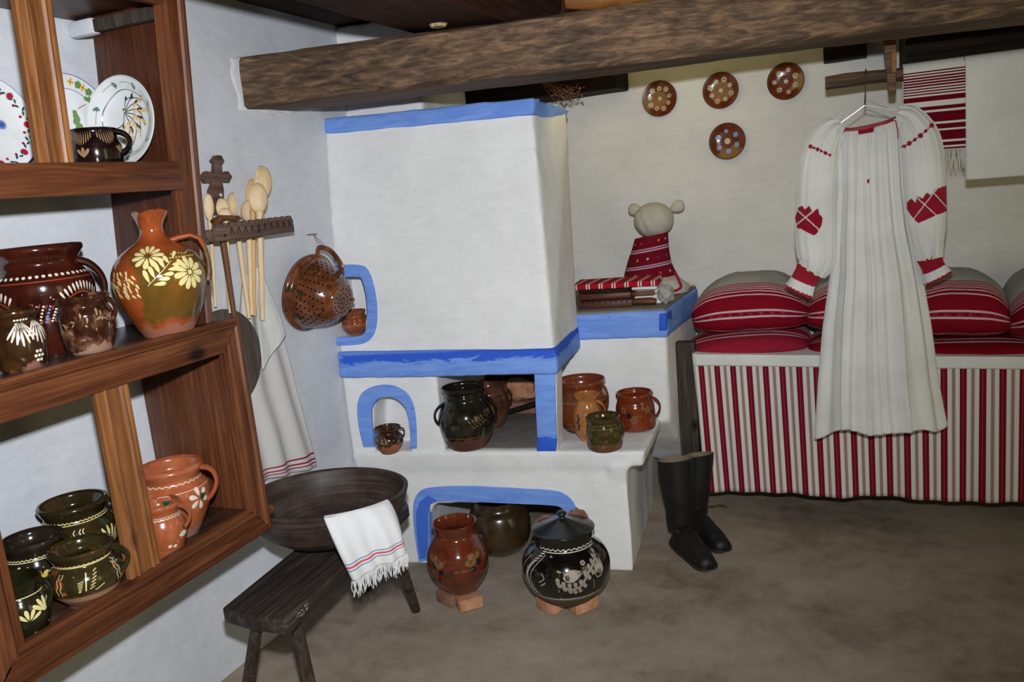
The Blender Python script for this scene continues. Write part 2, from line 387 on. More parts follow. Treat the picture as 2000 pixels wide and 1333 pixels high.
def _jug():
    """half orange, half olive glaze with drips running onto the bare clay foot; orange neck"""
    x = NT('g_jug2', 0.12, 0.6, 0.25); v = x.mapping(); s = x.sep(v); n = x.noise(v, 7, 5, 0.6, 0.4)
    olive = x.ramp(n, [(0.35, srgb(84, 62, 24)), (0.55, srgb(112, 78, 30)), (0.7, srgb(140, 80, 30))])
    orange = x.ramp(n, [(0.35, srgb(132, 60, 26)), (0.6, srgb(160, 78, 38))])
    side = x.math('ADD', x.math('ADD', x.math('MULTIPLY', s[0], -0.68), x.math('MULTIPLY', s[1], -0.73)), x.math('MULTIPLY', x.math('SUBTRACT', n, 0.5), 0.10))
    k = x.math('MAXIMUM', x.ramp(side, [(0.045, 0.0), (0.060, 1.0)]), x.ramp(s[2], [(0.205, 0.0), (0.215, 1.0)]))
    nd = x.math('MULTIPLY', x.math('SUBTRACT', x.noise(x.mapping((26, 26, 3)), 1.0, 2, 0.5), 0.5), -0.10)
    z = x.math('ADD', s[2], nd)
    k = x.math('MAXIMUM', k, x.ramp(z, [(0.040, 1.0), (0.045, 0.0)]))
    c = x.mix(k, olive, orange)
    raw = x.ramp(x.math('ADD', s[2], x.math('MULTIPLY', nd, 0.6)), [(0.028, 1.0), (0.032, 0.0)])
    c = x.mix(raw, c, srgb(150, 92, 74)); x.color(c)
    x.l(x.math('ADD', x.math('MULTIPLY', raw, 0.4), 0.12), x.b.inputs['Roughness'])
    x.bump(x.noise(x.mapping((4, 4, 60)), 1.0, 3, 0.5), 0.12, 0.004); M['g_jug2'] = x.m
_jug()
def cloth(name, c1, c2, weave=500, bump=0.25, rough=0.95):
    x = NT(name, rough, 0.1); v = x.mapping(); n = x.noise(v, 6, 5, 0.6)
    x.b.inputs['Sheen Weight'].default_value = 0.1
    x.color(x.ramp(n, [(0.35, c1), (0.65, c2)]))
    x.bump(x.noise(v, weave, 2, 0.5), bump, 0.002); M[name] = x.m; return x.m
cloth('linen', srgb(214, 214, 210), srgb(228, 228, 225)); cloth('linen_cool', srgb(212, 212, 214), srgb(226, 226, 226))
cloth('linen_grey', srgb(160, 158, 154), srgb(176, 174, 170)); cloth('linen_doll', srgb(172, 168, 156), srgb(192, 188, 176))
cloth('red_stitch', srgb(138, 18, 38), srgb(164, 34, 54), 300); cloth('lace_red', srgb(150, 50, 66), srgb(184, 96, 104), 300)
cloth('felt_grey', srgb(150, 148, 146), srgb(170, 168, 166))
plain('leather', srgb(19, 18, 19), 0.55, 0.4); plain('leather_in', srgb(132, 116, 96), 0.8); plain('sole', srgb(50, 47, 46), 0.6)
def brick():
    x = NT('brick', 0.9, 0.1); n = x.noise(x.mapping(), 20, 5, 0.6)
    x.color(x.ramp(n, [(0.35, srgb(166, 112, 82)), (0.65, srgb(206, 156, 124))])); x.bump(n, 0.4, 0.005); M['brick'] = x.m
    x = NT('brick_dusty', 0.9, 0.1); n = x.noise(x.mapping(), 20, 5, 0.6)
    x.color(x.ramp(n, [(0.35, srgb(128, 92, 76)), (0.65, srgb(150, 112, 94))])); x.bump(n, 0.4, 0.005); M['brick_dusty'] = x.m
brick()
def stripes(name, axis, period, stops, src='UV', motif=None, motif_scale=(60, 60, 60), off=0.0, fuzz=0.0, rough=0.95):
    """woven stripes: stops are (position 0..1, colour) with hard edges, repeated each period"""
    x = NT(name, rough, 0.08); v = x.mapping((1, 1, 1), src); s = x.sep(v)
    a = s[axis]
    t = x.math('FRACT', x.math('ADD', x.math('DIVIDE', a, period), off))
    c = x.ramp(t, stops, 'CONSTANT')
    if motif:
        u = s[1 - axis]
        c = motif(x, c, t, u, a)
    x.color(c); x.bump(x.noise(x.mapping((1, 1, 1), 'Object'), 500, 2, 0.5), 0.25, 0.002)
    M[name] = x.m; return x.m
WH = srgb(216, 214, 208); RD = srgb(122, 18, 38); PK = srgb(170, 120, 128); GY = srgb(150, 134, 138); RD2 = srgb(166, 24, 44)
def _val_motif(x, c, t, u, a):
    # small white zigzag dots running down the middle of every red stripe
    fu = x.math('FRACT', x.math('DIVIDE', u, 0.0135))
    d = x.math('ADD', x.math('ABSOLUTE', x.math('SUBTRACT', fu, 0.5)), x.math('MULTIPLY', x.math('ABSOLUTE', x.math('SUBTRACT', t, 0.17)), 7.0))
    k = x.ramp(d, [(0.0, 1.0), (0.20, 0.0)], 'CONSTANT')
    inred = x.ramp(t, [(0.0, 0.0), (0.04, 1.0), (0.32, 0.0)], 'CONSTANT')
    return x.mix(x.math('MULTIPLY', x.math('MULTIPLY', k, inred), 0.6), c, srgb(196, 176, 190))
stripes('valance_stripes', 0, 0.0655, [(0.0, RD), (0.001, RD), (0.36, WH), (0.57, srgb(196, 176, 172)), (0.60, srgb(160, 124, 124)), (0.68, srgb(146, 130, 124)), (0.74, srgb(176, 146, 150)), (0.78, WH)], motif=_val_motif)
def _towel_bands():
    # the hung red towel: from the top narrow red lines, then broad bands (UV y in metres from the top)
    x = NT('towel_red', 0.95, 0.08); v = x.mapping((1, 1, 1), 'UV'); s = x.sep(v)
    L = 0.40
    st = [(0.0, WH)]; y = 0.004
    while y < 0.085: st += [(y / L, RD), ((y + 0.0052) / L, WH)]; y += 0.0095
    for a, b in ((0.092, 0.108), (0.127, 0.140), (0.148, 0.182), (0.190, 0.207), (0.214, 0.246), (0.254, 0.266), (0.273, 0.304), (0.312, 0.324)):
        st += [(a / L, RD), (b / L, WH)]
    st = [(p, (srgb(104, 10, 32) if c == RD else c)) for p, c in st]
    st1 = [q for q in st if q[0] * L < 0.09]; st2 = [(0.0, WH)] + [q for q in st if q[0] * L >= 0.09]
    t = x.math('DIVIDE', s[1], L)
    c = x.mix(x.math('GREATER_THAN', t, 0.089 / L), x.ramp(t, st1[:31], 'CONSTANT'), x.ramp(t, st2[:31], 'CONSTANT'))
    x.color(c); x.bump(x.noise(x.mapping(), 500, 2, 0.5), 0.25, 0.002); M['towel_red'] = x.m
_towel_bands()
def pillow_mat(name, red, start, L=0.30, grey='linen_grey'):
    """striped pillow case: UV y runs from the underside round the front end and up over the top"""
    x = NT(name, 0.95, 0.08); s = x.sep(x.mapping((1, 1, 1), 'UV'))
    t = x.math('DIVIDE', s[1], L)
    P = srgb(206, 176, 182); st = [(0.0, red)]
    for q in (0.13, 0.20, 0.44, 0.51, 0.70, 0.755):
        st += [(q, P), (q + 0.022, red)]
    st += [(0.80, P), (0.815, red), (0.83, P), (0.845, red), (0.86, P), (0.875, red), (0.89, P), (0.905, red), (0.92, srgb(166, 165, 162))]
    c = x.ramp(t, st, 'CONSTANT')
    # woven diamonds in the wide red bands
    fu = x.math('ABSOLUTE', x.math('SUBTRACT', x.math('FRACT', x.math('DIVIDE', s[0], 0.042)), 0.5))
    fv = x.math('ABSOLUTE', x.math('SUBTRACT', x.math('FRACT', x.math('DIVIDE', x.math('SUBTRACT', t, 0.015), 0.31)), 0.5))
    d = x.math('ADD', fu, x.math('MULTIPLY', fv, 1.6))
    k = x.ramp(d, [(0.0, 0.0), (0.06, 0.75), (0.12, 0.0), (0.20, 0.6), (0.26, 0.0)], 'CONSTANT')
    k = x.math('MULTIPLY', k, x.math('LESS_THAN', t, 0.8))
    nn = x.ramp(x.noise(x.mapping(), 220, 2, 0.5), [(0.5, 0.0), (0.6, 1.0)])
    c = x.mix(x.math('MULTIPLY', k, nn), c, srgb(205, 120, 130))
    x.color(c); x.bump(x.noise(x.mapping(), 300, 2, 0.5), 0.3, 0.002); M[name] = x.m; return x.m
pillow_mat('pillow_red', srgb(134, 16, 36), 0); pillow_mat('pillow_bright', srgb(152, 34, 54), 0); pillow_mat('pillow_deep', srgb(128, 10, 28), 0)
def band_cloth():
    x = NT('band_cloth', 0.95, 0.08); s = x.sep(x.mapping((1, 1, 1), 'UV')); P = srgb(190, 160, 190); R = srgb(112, 18, 34)
    t = x.math('FRACT', x.math('DIVIDE', s[1], 0.048)); c = x.ramp(t, [(0.0, P), (0.06, R), (0.12, P), (0.20, R)], 'CONSTANT')
    u = x.math('FRACT', x.math('DIVIDE', s[0], 0.034))
    d = x.math('ADD', x.math('ABSOLUTE', x.math('SUBTRACT', u, 0.5)), x.math('MULTIPLY', x.math('ABSOLUTE', x.math('SUBTRACT', t, 0.62)), 1.3))
    k = x.ramp(d, [(0.0, 1.0), (0.13, 0.0)], 'CONSTANT')
    pick = x.ramp(x.math('FRACT', x.math('MULTIPLY', x.math('FLOOR', x.math('ADD', x.math('DIVIDE', s[0], 0.034), x.math('MULTIPLY', x.math('FLOOR', x.math('DIVIDE', s[1], 0.048)), 1.7))), 0.37)), [(0.0, srgb(200, 180, 190)), (0.3, srgb(70, 70, 110)), (0.55, srgb(196, 150, 60)), (0.8, srgb(180, 60, 90))], 'CONSTANT')
    x.color(x.mix(k, c, pick)); M['band_cloth'] = x.m
    x = NT('folded_red', 0.95, 0.08); s = x.sep(x.mapping((1, 1, 1), 'Object'))
    t = x.math('FRACT', x.math('DIVIDE', s[0], 0.055)); st = [(0.0, WH), (0.10, RD2), (0.20, WH), (0.30, RD2)]
    x.color(x.ramp(t, st, 'CONSTANT')); M['folded_red'] = x.m
band_cloth()

# ================================================================== pottery
class Lathe:
    """surface of revolution; prof: list of (radius, height) outer wall bottom to top, metres"""
    def __init__(s, c, prof, axis=(0, 0, 1), face=None, wob=0.0):
        s.c = V(c); s.ax = V(axis).normalized()
        f = V(face) if face is not None else (CAM - s.c)
        s.f = (f - s.ax * f.dot(s.ax)).normalized()          # towards the viewer
        s.r = (-s.f).cross(s.ax)                              # viewer's right
        s.P = crom(prof, 7); s.n = len(s.P) - 1; s.wob = wob
    def rz(s, t):
        t = min(max(t, 0), 1) * s.n; i = min(int(t), s.n - 1); k = t - i
        return s.P[i][0] * (1 - k) + s.P[i + 1][0] * k, s.P[i][1] * (1 - k) + s.P[i + 1][1] * k
    def tz(s, h):
        """parameter for a height fraction"""
        H = h * max(p[1] for p in s.P)
        for i in range(s.n):
            if s.P[i][1] <= H <= s.P[i + 1][1]: return (i + (H - s.P[i][1]) / max(1e-6, s.P[i + 1][1] - s.P[i][1])) / s.n
        return 1.0 if H > 0 else 0.0
    def dirn(s, a): return s.f * cos(radians(a)) + s.r * sin(radians(a))
    def pt(s, a, t, off=0.0):
        r, z = s.rz(t); r2, z2 = s.rz(min(t + 0.01, 1)); r1, z1 = s.rz(max(t - 0.01, 0))
        tr, tz = r2 - r1, z2 - z1; L = hypot(tr, tz) or 1
        d = s.dirn(a)
        return s.c + d * (r + off * tz / L) + s.ax * (z - off * tr / L)
    def mesh(s, bm, wall=0.006, depth=0.75, seg=56, bottom=True):
        rings = []
        def ring(r, z):
            rings.append([bm.verts.new(s.c + s.dirn(360 * k / seg) * max(r, 0.0005) + s.ax * z) for k in range(seg)])
        if bottom: ring(0.0005, s.P[0][1]); ring(s.P[0][0] * 0.6, s.P[0][1])
        for r, z in s.P: ring(r, z)
        H = s.P[-1][1]; z0 = s.P[0][1] + (H - s.P[0][1]) * (1 - depth)
        inner = [(r - wall, z) for r, z in s.P if z >= z0 + 0.004]
        inner = inner[::-1]
        ring(s.P[-1][0] - wall * 0.5, H + wall * 0.25)
        for r, z in inner: ring(max(r, 0.001), z)
        ring(inner[-1][0] * 0.6, z0); ring(0.0005, z0)
        for a, b in zip(rings, rings[1:]):
            for k in range(seg):
                f = bm.faces.new((a[k], a[(k + 1) % seg], b[(k + 1) % seg], b[k])); f.smooth = True
    # ---- painted slip, lying on the glaze
    def stamp(s, bm, mat, a, h, poly, rot=0.0, off=0.0007, byt=False):
        """poly in metres around (angle a, height fraction h); +x to the viewer's right, +y up"""
        t0 = h if byt else s.tz(h); r0, z0 = s.rz(t0); R = max(r0, 0.01)
        c, sn = cos(radians(rot)), sin(radians(rot))
        def mp(du, dv, o):
            x = du * c - dv * sn; y = du * sn + dv * c
            # walk along the profile by arc length y
            t = t0; step = 1.0 / (s.n * 4); acc = 0.0; sg = 1 if y >= 0 else -1
            pr = s.rz(t)
            while acc < abs(y) and 0 <= t <= 1:
                t2 = t + sg * step; q = s.rz(t2); dl = hypot(q[0] - pr[0], q[1] - pr[1])
                if dl < 1e-9: break
                if acc + dl > abs(y): t += sg * step * (abs(y) - acc) / dl; acc = abs(y); break
                acc += dl; t = t2; pr = q
            return s.pt(a + math.degrees(x / R), t, o)
        cx = sum(p[0] for p in poly) / len(poly); cy = sum(p[1] for p in poly) / len(poly)
        cv = bm.verts.new(mp(cx, cy, off * 1.9)); vs = [bm.verts.new(mp(px, py, off)) for px, py in poly]
        for i in range(len(vs)):
            f = bm.faces.new((cv, vs[i], vs[(i + 1) % len(vs)])); f.material_index = mat; f.smooth = True
    def dot(s, bm, mat, a, h, r, n=8): s.stamp(bm, mat, a, h, [(r * cos(2 * pi * k / n), r * sin(2 * pi * k / n)) for k in range(n)])
    def petal(s, bm, mat, a, h, rot, L, W, dx=0, dy=0):
        pl = [(0, 0), (W * 0.35, L * 0.35), (W * 0.5, L * 0.7), (W * 0.32, L * 0.94), (0, L), (-W * 0.32, L * 0.94), (-W * 0.5, L * 0.7), (-W * 0.35, L * 0.35)]
        s.stamp(bm, mat, a, h, [(x + dx, y + dy) for x, y in pl], rot)
    def flower(s, bm, mat, a, h, n, L, W, r0=0.006, start=0, center=None):
        for k in range(n):
            rt = start + 360 * k / n; s.petal(bm, mat, a, h, rt, L, W, 0, r0)
        if center is not None: s.dot(bm, center, a, h, r0 * 0.8)
    def line(s, bm, mat, pts, wd=0.0015, off=0.0007):
        """pts: (angle, height fraction)"""
        q = [s.pt(a, s.tz(h), off) for a, h in pts]; nn = [(s.pt(a, s.tz(h), off + 0.01) - s.pt(a, s.tz(h), off)).normalized() for a, h in pts]
        prev = None
        for i in range(len(q)):
            t = (q[min(i + 1, len(q) - 1)] - q[max(i - 1, 0)])
            if t.length < 1e-7: continue
            sd = t.normalized().cross(nn[i]) * wd * 0.5
            cur = (bm.verts.new(q[i] + sd), bm.verts.new(q[i] - sd))
            if prev:
                f = bm.faces.new((prev[0], cur[0], cur[1], prev[1])); f.material_index = mat; f.smooth = True
            prev = cur
    def ringline(s, bm, mat, h, wd=0.0015, a0=-100, a1=100, amp=0.0, n=0):
        N = 60 if not n else n * 6
        s.line(bm, mat, [(a0 + (a1 - a0) * i / N, h + (amp * (2 * abs((i / 6) % 1 - 0.5) * 2 - 1) if n else 0)) for i in range(N + 1)], wd)
    def dots(s, bm, mat, h, n, r, a0=-95, a1=95):
        for i in range(n): s.dot(bm, mat, a0 + (a1 - a0) * i / (n - 1), h, r, 7)
def handle_bm(L, a, h1, h2, out, rad, flat=0.7, lift=0.0, path=None):
    """strap handle at angle a from height fraction h1 down to h2, standing out beyond the belly; path: own list of (radius, height) in metres"""
    d = L.dirn(a); H = L.P[-1][1]
    r1, z1 = L.rz(L.tz(h1)); r2, z2 = L.rz(L.tz(h2)); far = max(r for r, z in L.P if z2 <= z <= z1)
    if path is None:
        bump = far + out - (r1 * .6 + r2 * .4); path = []
        for i in range(15):
            t = i / 14; s_ = sin(pi * t ** .8)
            path.append((r1 + (r2 - r1) * t + bump * s_ ** .75 - .003, z1 + (z2 - z1) * t + lift * sin(pi * min(1, t * 2.2))))
    pts = [L.c + d * r + L.ax * z for r, z in path]
    bm = bmesh.new(); n = len(pts)
    tube(bm, pts, [rad * 1.3 * (1.25 - 0.35 * sin(pi * min(1, i / (n - 1)))) for i in range(n)], 10, flat)
    return bm
SCALES = {}
def pot(name, cx, ytop, ybot, z, halfs, mat, label, cat, group=None, handles=(), deco=None, extra=(), wall=0.006, htop=None, fwd=0.0, depth=0.8, Xc=None, rs=1.0):
    """measured in the photograph: cx centre, ytop (highest rim pixel), ybot (lowest base pixel), halfs [(height fraction, half width px)]
       z: height of the surface it stands on"""
    rb = halfs[0][1]
    b = atZ(cx, ybot, z); away = V((b.x, b.y, 0)) - V((CAM.x, CAM.y, 0)); away.normalize()
    k = mpp(b); c = b + away * rb * k * 0.95 + away * fwd; k = mpp(c)
    if Xc is not None:                     # standing on the wall rack at depth Xc
        c = atX(cx, ytop * .4 + ybot * .6, Xc); c.z = z
        for _ in range(6): k = mpp(c); c.y += (cx - proj(c + V((0, 0, .07)))[0]) * k * 1.3
        k = mpp(c); away = V((c.x, c.y, 0)).normalized()
    k *= rs
    rt = halfs[-1][1] * k
    H = 0.1; lo, hi = 0.02, 0.8
    for _ in range(30):
        H = (lo + hi) / 2; top = c + V((0, 0, H)); y = min(proj(top + away * rt)[1], proj(top - away * rt)[1], proj(top)[1])
        if y > ytop: lo = H
        else: hi = H
    prof = [(hw * k, t * H) for t, hw in halfs]
    L = Lathe(c, prof); L.H = H
    root = thing(name, c, label, cat, group)
    bm = bmesh.new(); L.mesh(bm, wall=wall, depth=depth)
    if deco: deco(L, bm)
    link('body', bm, [mat] + list(extra), root, origin=c)
    for hd in handles:
        link('handle', handle_bm(L, *hd), mat, root, origin=c)
    L.root = root
    return L
G = M

# ================================================================== room
bm = bmesh.new(); N = 90
grid(bm, lambda u, v: V((-2.4 + 5.6 * u, -1.2 + 5.5 * v, 0.006 * noise.noise(V((u * 9, v * 9, 0))) - 0.003)), N, N)
tag(link('floor', bm, M['floor_clay'], origin=(0, 0, 0)), kind='structure')
def wall_slab(name, mat, f, nrm, nu, nv, thick=0.12):
    bm = bmesh.new(); grid(bm, f, nu, nv)
    r = bmesh.ops.extrude_face_region(bm, geom=bm.faces[:])
    bmesh.ops.translate(bm, vec=V(nrm) * -thick, verts=[g for g in r['geom'] if isinstance(g, bmesh.types.BMVert)])
    bmesh.ops.recalc_face_normals(bm, faces=bm.faces)
    return tag(link(name, bm, mat, origin=(0, 0, 0)), kind='structure')
wall_slab('wall_left', M['wall_plaster'], lambda u, v: V((-1.932 + 0.010 * noise.noise(V((u * 9, v * 4, 3))) + 0.003 * noise.noise(V((u * 40, v * 18, 3)))
          - 0.02 * max(0, v - 0.8) * 5 * 0.3, -0.6 + 4.7 * u, 2.32 * v)), (1, 0, 0), 120, 60)
wall_slab('wall_back', M['back_plaster'], lambda u, v: V((-2.0 + 4.6 * u, 3.96 + 0.008 * noise.noise(V((u * 8, v * 4, 9))), 2.32 * v)), (0, -1, 0), 100, 50)
# ceiling of smoke-darkened boards laid front to back
bm = bmesh.new(); x = -2.0
while x < 2.6:
    wd = 0.2 + 0.06 * random.random(); box(bm, x, x + wd - 0.006, -0.6, 4.05, 2.215 + 0.006 * random.random(), 2.26, 0.003); x += wd
tag(link('ceiling', bm, M['ceiling_wood'], origin=(0, 0, 0)), kind='structure')

# heavy cross beam, running from the left wall to the right
A = V((-1.935, 2.405, 0)); B = V((1.5, 3.10, 0)); dr = (B - A).normalized(); pr = V((-dr.y, dr.x, 0))
def beam_mesh(A, dr, pr, L, z0, z1, w0, w1, n=70, seed=0, jag=0.008):
    b = bmesh.new(); rings = []
    for i in range(n + 1):
        s = L * i / n; nz = lambda k: jag * noise.noise(V((s * 2.2, k * 3.1 + seed, 0.5))) + jag * 0.35 * noise.noise(V((s * 11, k * 5.3, 1)))
        e = 0.014 + 0.006 * noise.noise(V((s * 3, 8, seed)))
        c = [(0, z0 + e), (e, z0), (w0 / 2, z0 + 0.004), (w0 - e, z0), (w0, z0 + e), (w0, z1 - e), (w0 - e, z1), (w0 / 2, z1), (e, z1), (0, z1 - e), (0, (z0 + z1) / 2 + .03), (0, (z0 + z1) / 2 - .03)]
        rings.append([b.verts.new(A + dr * s + pr * (q[0] + nz(j)) + V((0, 0, q[1] + nz(j + 20)))) for j, q in enumerate(c)])
    m = len(rings[0])
    for a, c in zip(rings, rings[1:]):
        for k in range(m): b.faces.new((a[k], a[(k + 1) % m], c[(k + 1) % m], c[k]))
    b.faces.new(rings[0][::-1]); b.faces.new(rings[-1]); bmesh.ops.recalc_face_normals(b, faces=b.faces)
    return b
bm = beam_mesh(A - dr * .12, dr, pr, 3.62, 1.849, 2.022, 0.27, 0.27)
beam = link('ceiling_beam', bm, M['beam_wood'], origin=A)
tag(beam, 'heavy rough brown timber beam crossing the room above the blue and white stove', 'beam')
# plaster pushed up round the beam where it enters the wall
def collar():
    b = bmesh.new(); box(b, -1.97, -1.923, 2.378, 2.71, 1.842, 2.036, .014)
    bmesh.ops.subdivide_edges(b, edges=b.edges[:], cuts=6, use_grid_fill=True)
    for v in b.verts: v.co += V((.004 * noise.noise(v.co * 9), .030 * noise.noise(v.co * 14 + V((3, 0, 0))), .026 * noise.noise(v.co * 14)))
    tag(link('trim_1', b, M['wall_plaster']), kind='structure')
collar()
# rafters resting on the beam
def rafter(x0, x1, y0, y1, z0, z1, label, mt='dark_timber'):
    bm = beam_mesh(V((x0, y0, 0)), V((0, 1, 0)), V((1, 0, 0)), y1 - y0, z0, z1, x1 - x0, x1 - x0, 20, x0)
    return tag(link('rafter', bm, M['ceiling_wood'] if mt == 'dark_timber' else M[mt]), label, 'rafter')
rafter(-1.36, -1.02, 0.5, 3.93, 2.035, 2.21, 'broad dark rafter resting on the beam above the chimney hood')
rafter(0.02, 0.26, 0.5, 3.93, 2.075, 2.21, 'dark rafter resting on the beam above the hanging pole')
rafter(0.95, 1.2, 0.5, 3.93, 2.085, 2.21, 'dark rafter on the beam at the right, above the hung white cloth')
def timber(x0, x1, y0, y1, z0, z1, label):
    bm = beam_mesh(V((x0, y0, 0)), V((1, 0, 0)), V((0, 1, 0)), x1 - x0, z0, z1, y1 - y0, y1 - y0, 16, x0, 0.004)
    return tag(link('timber', bm, M['dark_timber']), label, 'timber')
timber(-1.75, -0.945, 3.70, 3.94, 1.885, 1.985, 'long dark timber on the back wall behind the chimney hood')
timber(-0.09, 0.075, 3.80, 3.94, 1.885, 1.96, 'short dark timber end on the back wall left of the pole peg')
timber(0.20, 1.9, 3.50, 3.94, 1.828, 2.10, 'long dark box standing in for the beam shadow above the hung towels')  # added dark box, gives the beam's shadow over the towels

# ================================================================== the stove
TH = radians(6.0); SO = V((-1.9, 2.765, 0)); SU = V((cos(TH), sin(TH), 0)); SW = V((-sin(TH), cos(TH), 0))
def S(s, d, z): return SO + SU * s + SW * d + V((0, 0, z))
def SP(x, y, d=0.0):
    """pixel on the stove's front plane, d behind it -> (s, z)"""
    p = onplane(x, y, SO + SW * d, SW); q = p - SO; return q.dot(SU), q.z
stove = thing('masonry_stove', (-1.3, 3.2, 0), 'whitewashed clay stove with bright blue painted bands and a tall chimney hood', 'stove')
def sbox(bm, s0, s1, d0, d1, z0, z1, bev=0.0):
    hexa(bm, [S(s0, d0, z0), S(s1, d0, z0), S(s1, d1, z0), S(s0, d1, z0), S(s0, d0, z1), S(s1, d0, z1), S(s1, d1, z1), S(s0, d1, z1)], bev)
def pprism(bm, px, d0, d1, dref=0.0, bev=0.0):
    q = [SP(x, y, dref) for x, y in px]
    prism(bm, [S(s, d0, z) for s, z in q], [S(s, d1, z) for s, z in q], bev)
sL = -0.03                                   # stove's left end, against the wall
# base with its rounded bench and the wide arch
sR = SP(1235, 1118)[0]; sB = SP(1254, 900)[0]
bm = bmesh.new()
sbox(bm, sL, sR, 0.02, 1.03, -0.02, 0.46)
hexa(bm, [S(sL, 0.016, 0.40), S(sB, 0.012, 0.420), S(sB + 0.05, 1.02, 0.425), S(sL, 1.02, 0.43), S(sL, -0.0, 0.49), S(sB + .012, 0.0, 0.488), S(sB + 0.055, 1.02, 0.488), S(sL, 1.02, 0.488)])
hexa(bm, [S(sR - .06, .02, .36), S(sR, .02, .36), S(sR, .3, .36), S(sR - .06, .3, .36), S(sR - .06, .0, .43), S(sR + .012, .0, .43), S(sR + .012, .3, .43), S(sR - .06, .3, .43)])
cut = bmesh.new()
arch_in = [(842, 1200), (842, 1000), (850, 984), (900, 982), (1000, 985), (1085, 989), (1103, 1000), (1108, 1020), (1108, 1200)]
pprism(cut, arch_in, -0.3, 0.72, 0.03)
plaster_solid('base', bm, M['stove_plaster'], stove, [cut])
# fire opening wall to the left, with the round-topped niche
bm = bmesh.new()
zb = 0.47
s1 = SP(857, 800)[0]
sbox(bm, sL, s1, 0.012, 0.62, zb, 0.86)
bk = bmesh.new(); sbox(bk, s1 - .02, SP(1110, 800)[0] + 0.02, 0.60, 0.70, zb, 0.86, .01); link('hearth_back', bk, M['sooty_clay'], stove)
cut = bmesh.new()
niche_in = crom([(731, 878), (729, 830), (731, 792), (741, 780), (762, 776), (782, 784), (796, 802), (802, 830), (802, 878)], 4)
niche_in = niche_in + [(802, 885), (731, 885)]
pprism(cut, niche_in, -0.2, 0.14, 0.012)
plaster_solid('hearth_wall', bm, M['stove_plaster'], stove, [cut], voxel=0.009, smooth=4, disp=0.003)
# hood
def hp(x, y, d): s, z = SP(x, y, d); return S(s, d, z)
bl, br = hp(646, 715, 0.005), hp(1082, 705, 0.005); tl, tr = hp(628, 232, 0.14), hp(1038, 205, 0.10)
rbk, rtk = hp(1131, 668, 0.42), hp(1107, 220, 0.46)
lbk = S(sL, 0.6, bl.z); ltk = S(sL, 0.6, tl.z)
bl = S(sL, 0.005, bl.z); tl = S(sL, 0.14, tl.z)
bm = bmesh.new()
hexa(bm, [bl, br, rbk, lbk, tl, tr, rtk, ltk])
cut = bmesh.new()
nin = crom([(640, 543), (700, 541), (706, 546), (716, 590), (717, 640), (711, 655), (640, 656)], 3)
pprism(cut, nin, -0.3, 0.17, 0.05)
plaster_solid('hood', bm, M['stove_plaster'], stove, [cut], voxel=0.011)
# chimney breast behind the hood, up to the ceiling
bm = bmesh.new(); sbox(bm, sL, 0.335, 0.30, 0.9, 1.6, 2.212)
plaster_solid('chimney', bm, M['stove_plaster'], stove, voxel=0.016)
# cornice
def ringband(pts_lo, pts_hi):
    b = bmesh.new(); hexa(b, list(pts_lo) + list(pts_hi)); return b
dl_, dr_ = 0.125, 0.082
cl, cr, cb = hp(638, 263, dl_), hp(1041, 224, dr_), hp(1106, 246, 0.47)
ul, ur, ub = hp(632, 231, dl_ + .01), hp(1044, 190, dr_ + .01), hp(1113, 214, 0.50)
cl = S(sL, dl_, cl.z); ul = S(sL, dl_ + .01, ul.z)
bm = ringband([cl, cr, cb, S(sL, 0.3, cl.z)], [ul, ur, ub, S(sL, 0.3, ul.z)])
plaster_solid('cornice', bm, M['blue_paint'], stove, voxel=0.009, smooth=5, disp=0.004)
# mantel band
s0m, zlt = SP(650, 690, -0.015); srm, zrt = SP(1085, 684, -0.015); zlb = SP(655, 741, -0.015)[1]; zrb = SP(1060, 734, -0.015)[1]
pb = hp(1133, 640, 0.44); 
bm = bmesh.new()
hexa(bm, [S(sL, -0.015, zlb), S(srm, -0.015, zrb), S(srm, 0.45, zrb + 0.005), S(sL, 0.5, zlb),
          S(sL, -0.010, zlt), S(srm, -0.010, zrt), S(srm, 0.45, zrt + 0.02), S(sL, 0.5, zlt)])
plaster_solid('mantel', bm, M['blue_paint_mantel'], stove, voxel=0.009, smooth=5, disp=0.003)
# pillar
bm = bmesh.new()
pprism(bm, [(1045, 728), (1085, 722), (1088, 884), (1051, 884)], 0.006, 0.12)
plaster_solid('pillar', bm, M['stove_plaster'], stove, voxel=0.006, smooth=3, disp=0.002)
bm = bmesh.new()
pprism(bm, [(1043, 728), (1084, 722), (1085, 800), (1087, 858), (1049, 856), (1046, 800)], 0.0, 0.014, bev=0.003)
link('pillar_paint', bm, M['blue_paint'], stove)
bm = bmesh.new()
pprism(bm, [(1049, 857), (1067, 853), (1087, 858), (1086, 882), (1048, 882)], -0.001, 0.014, bev=0.003)
tag(link('pillar_foot', bm, M['blue_dark'], stove), 'darker blue paint at the pillar foot')
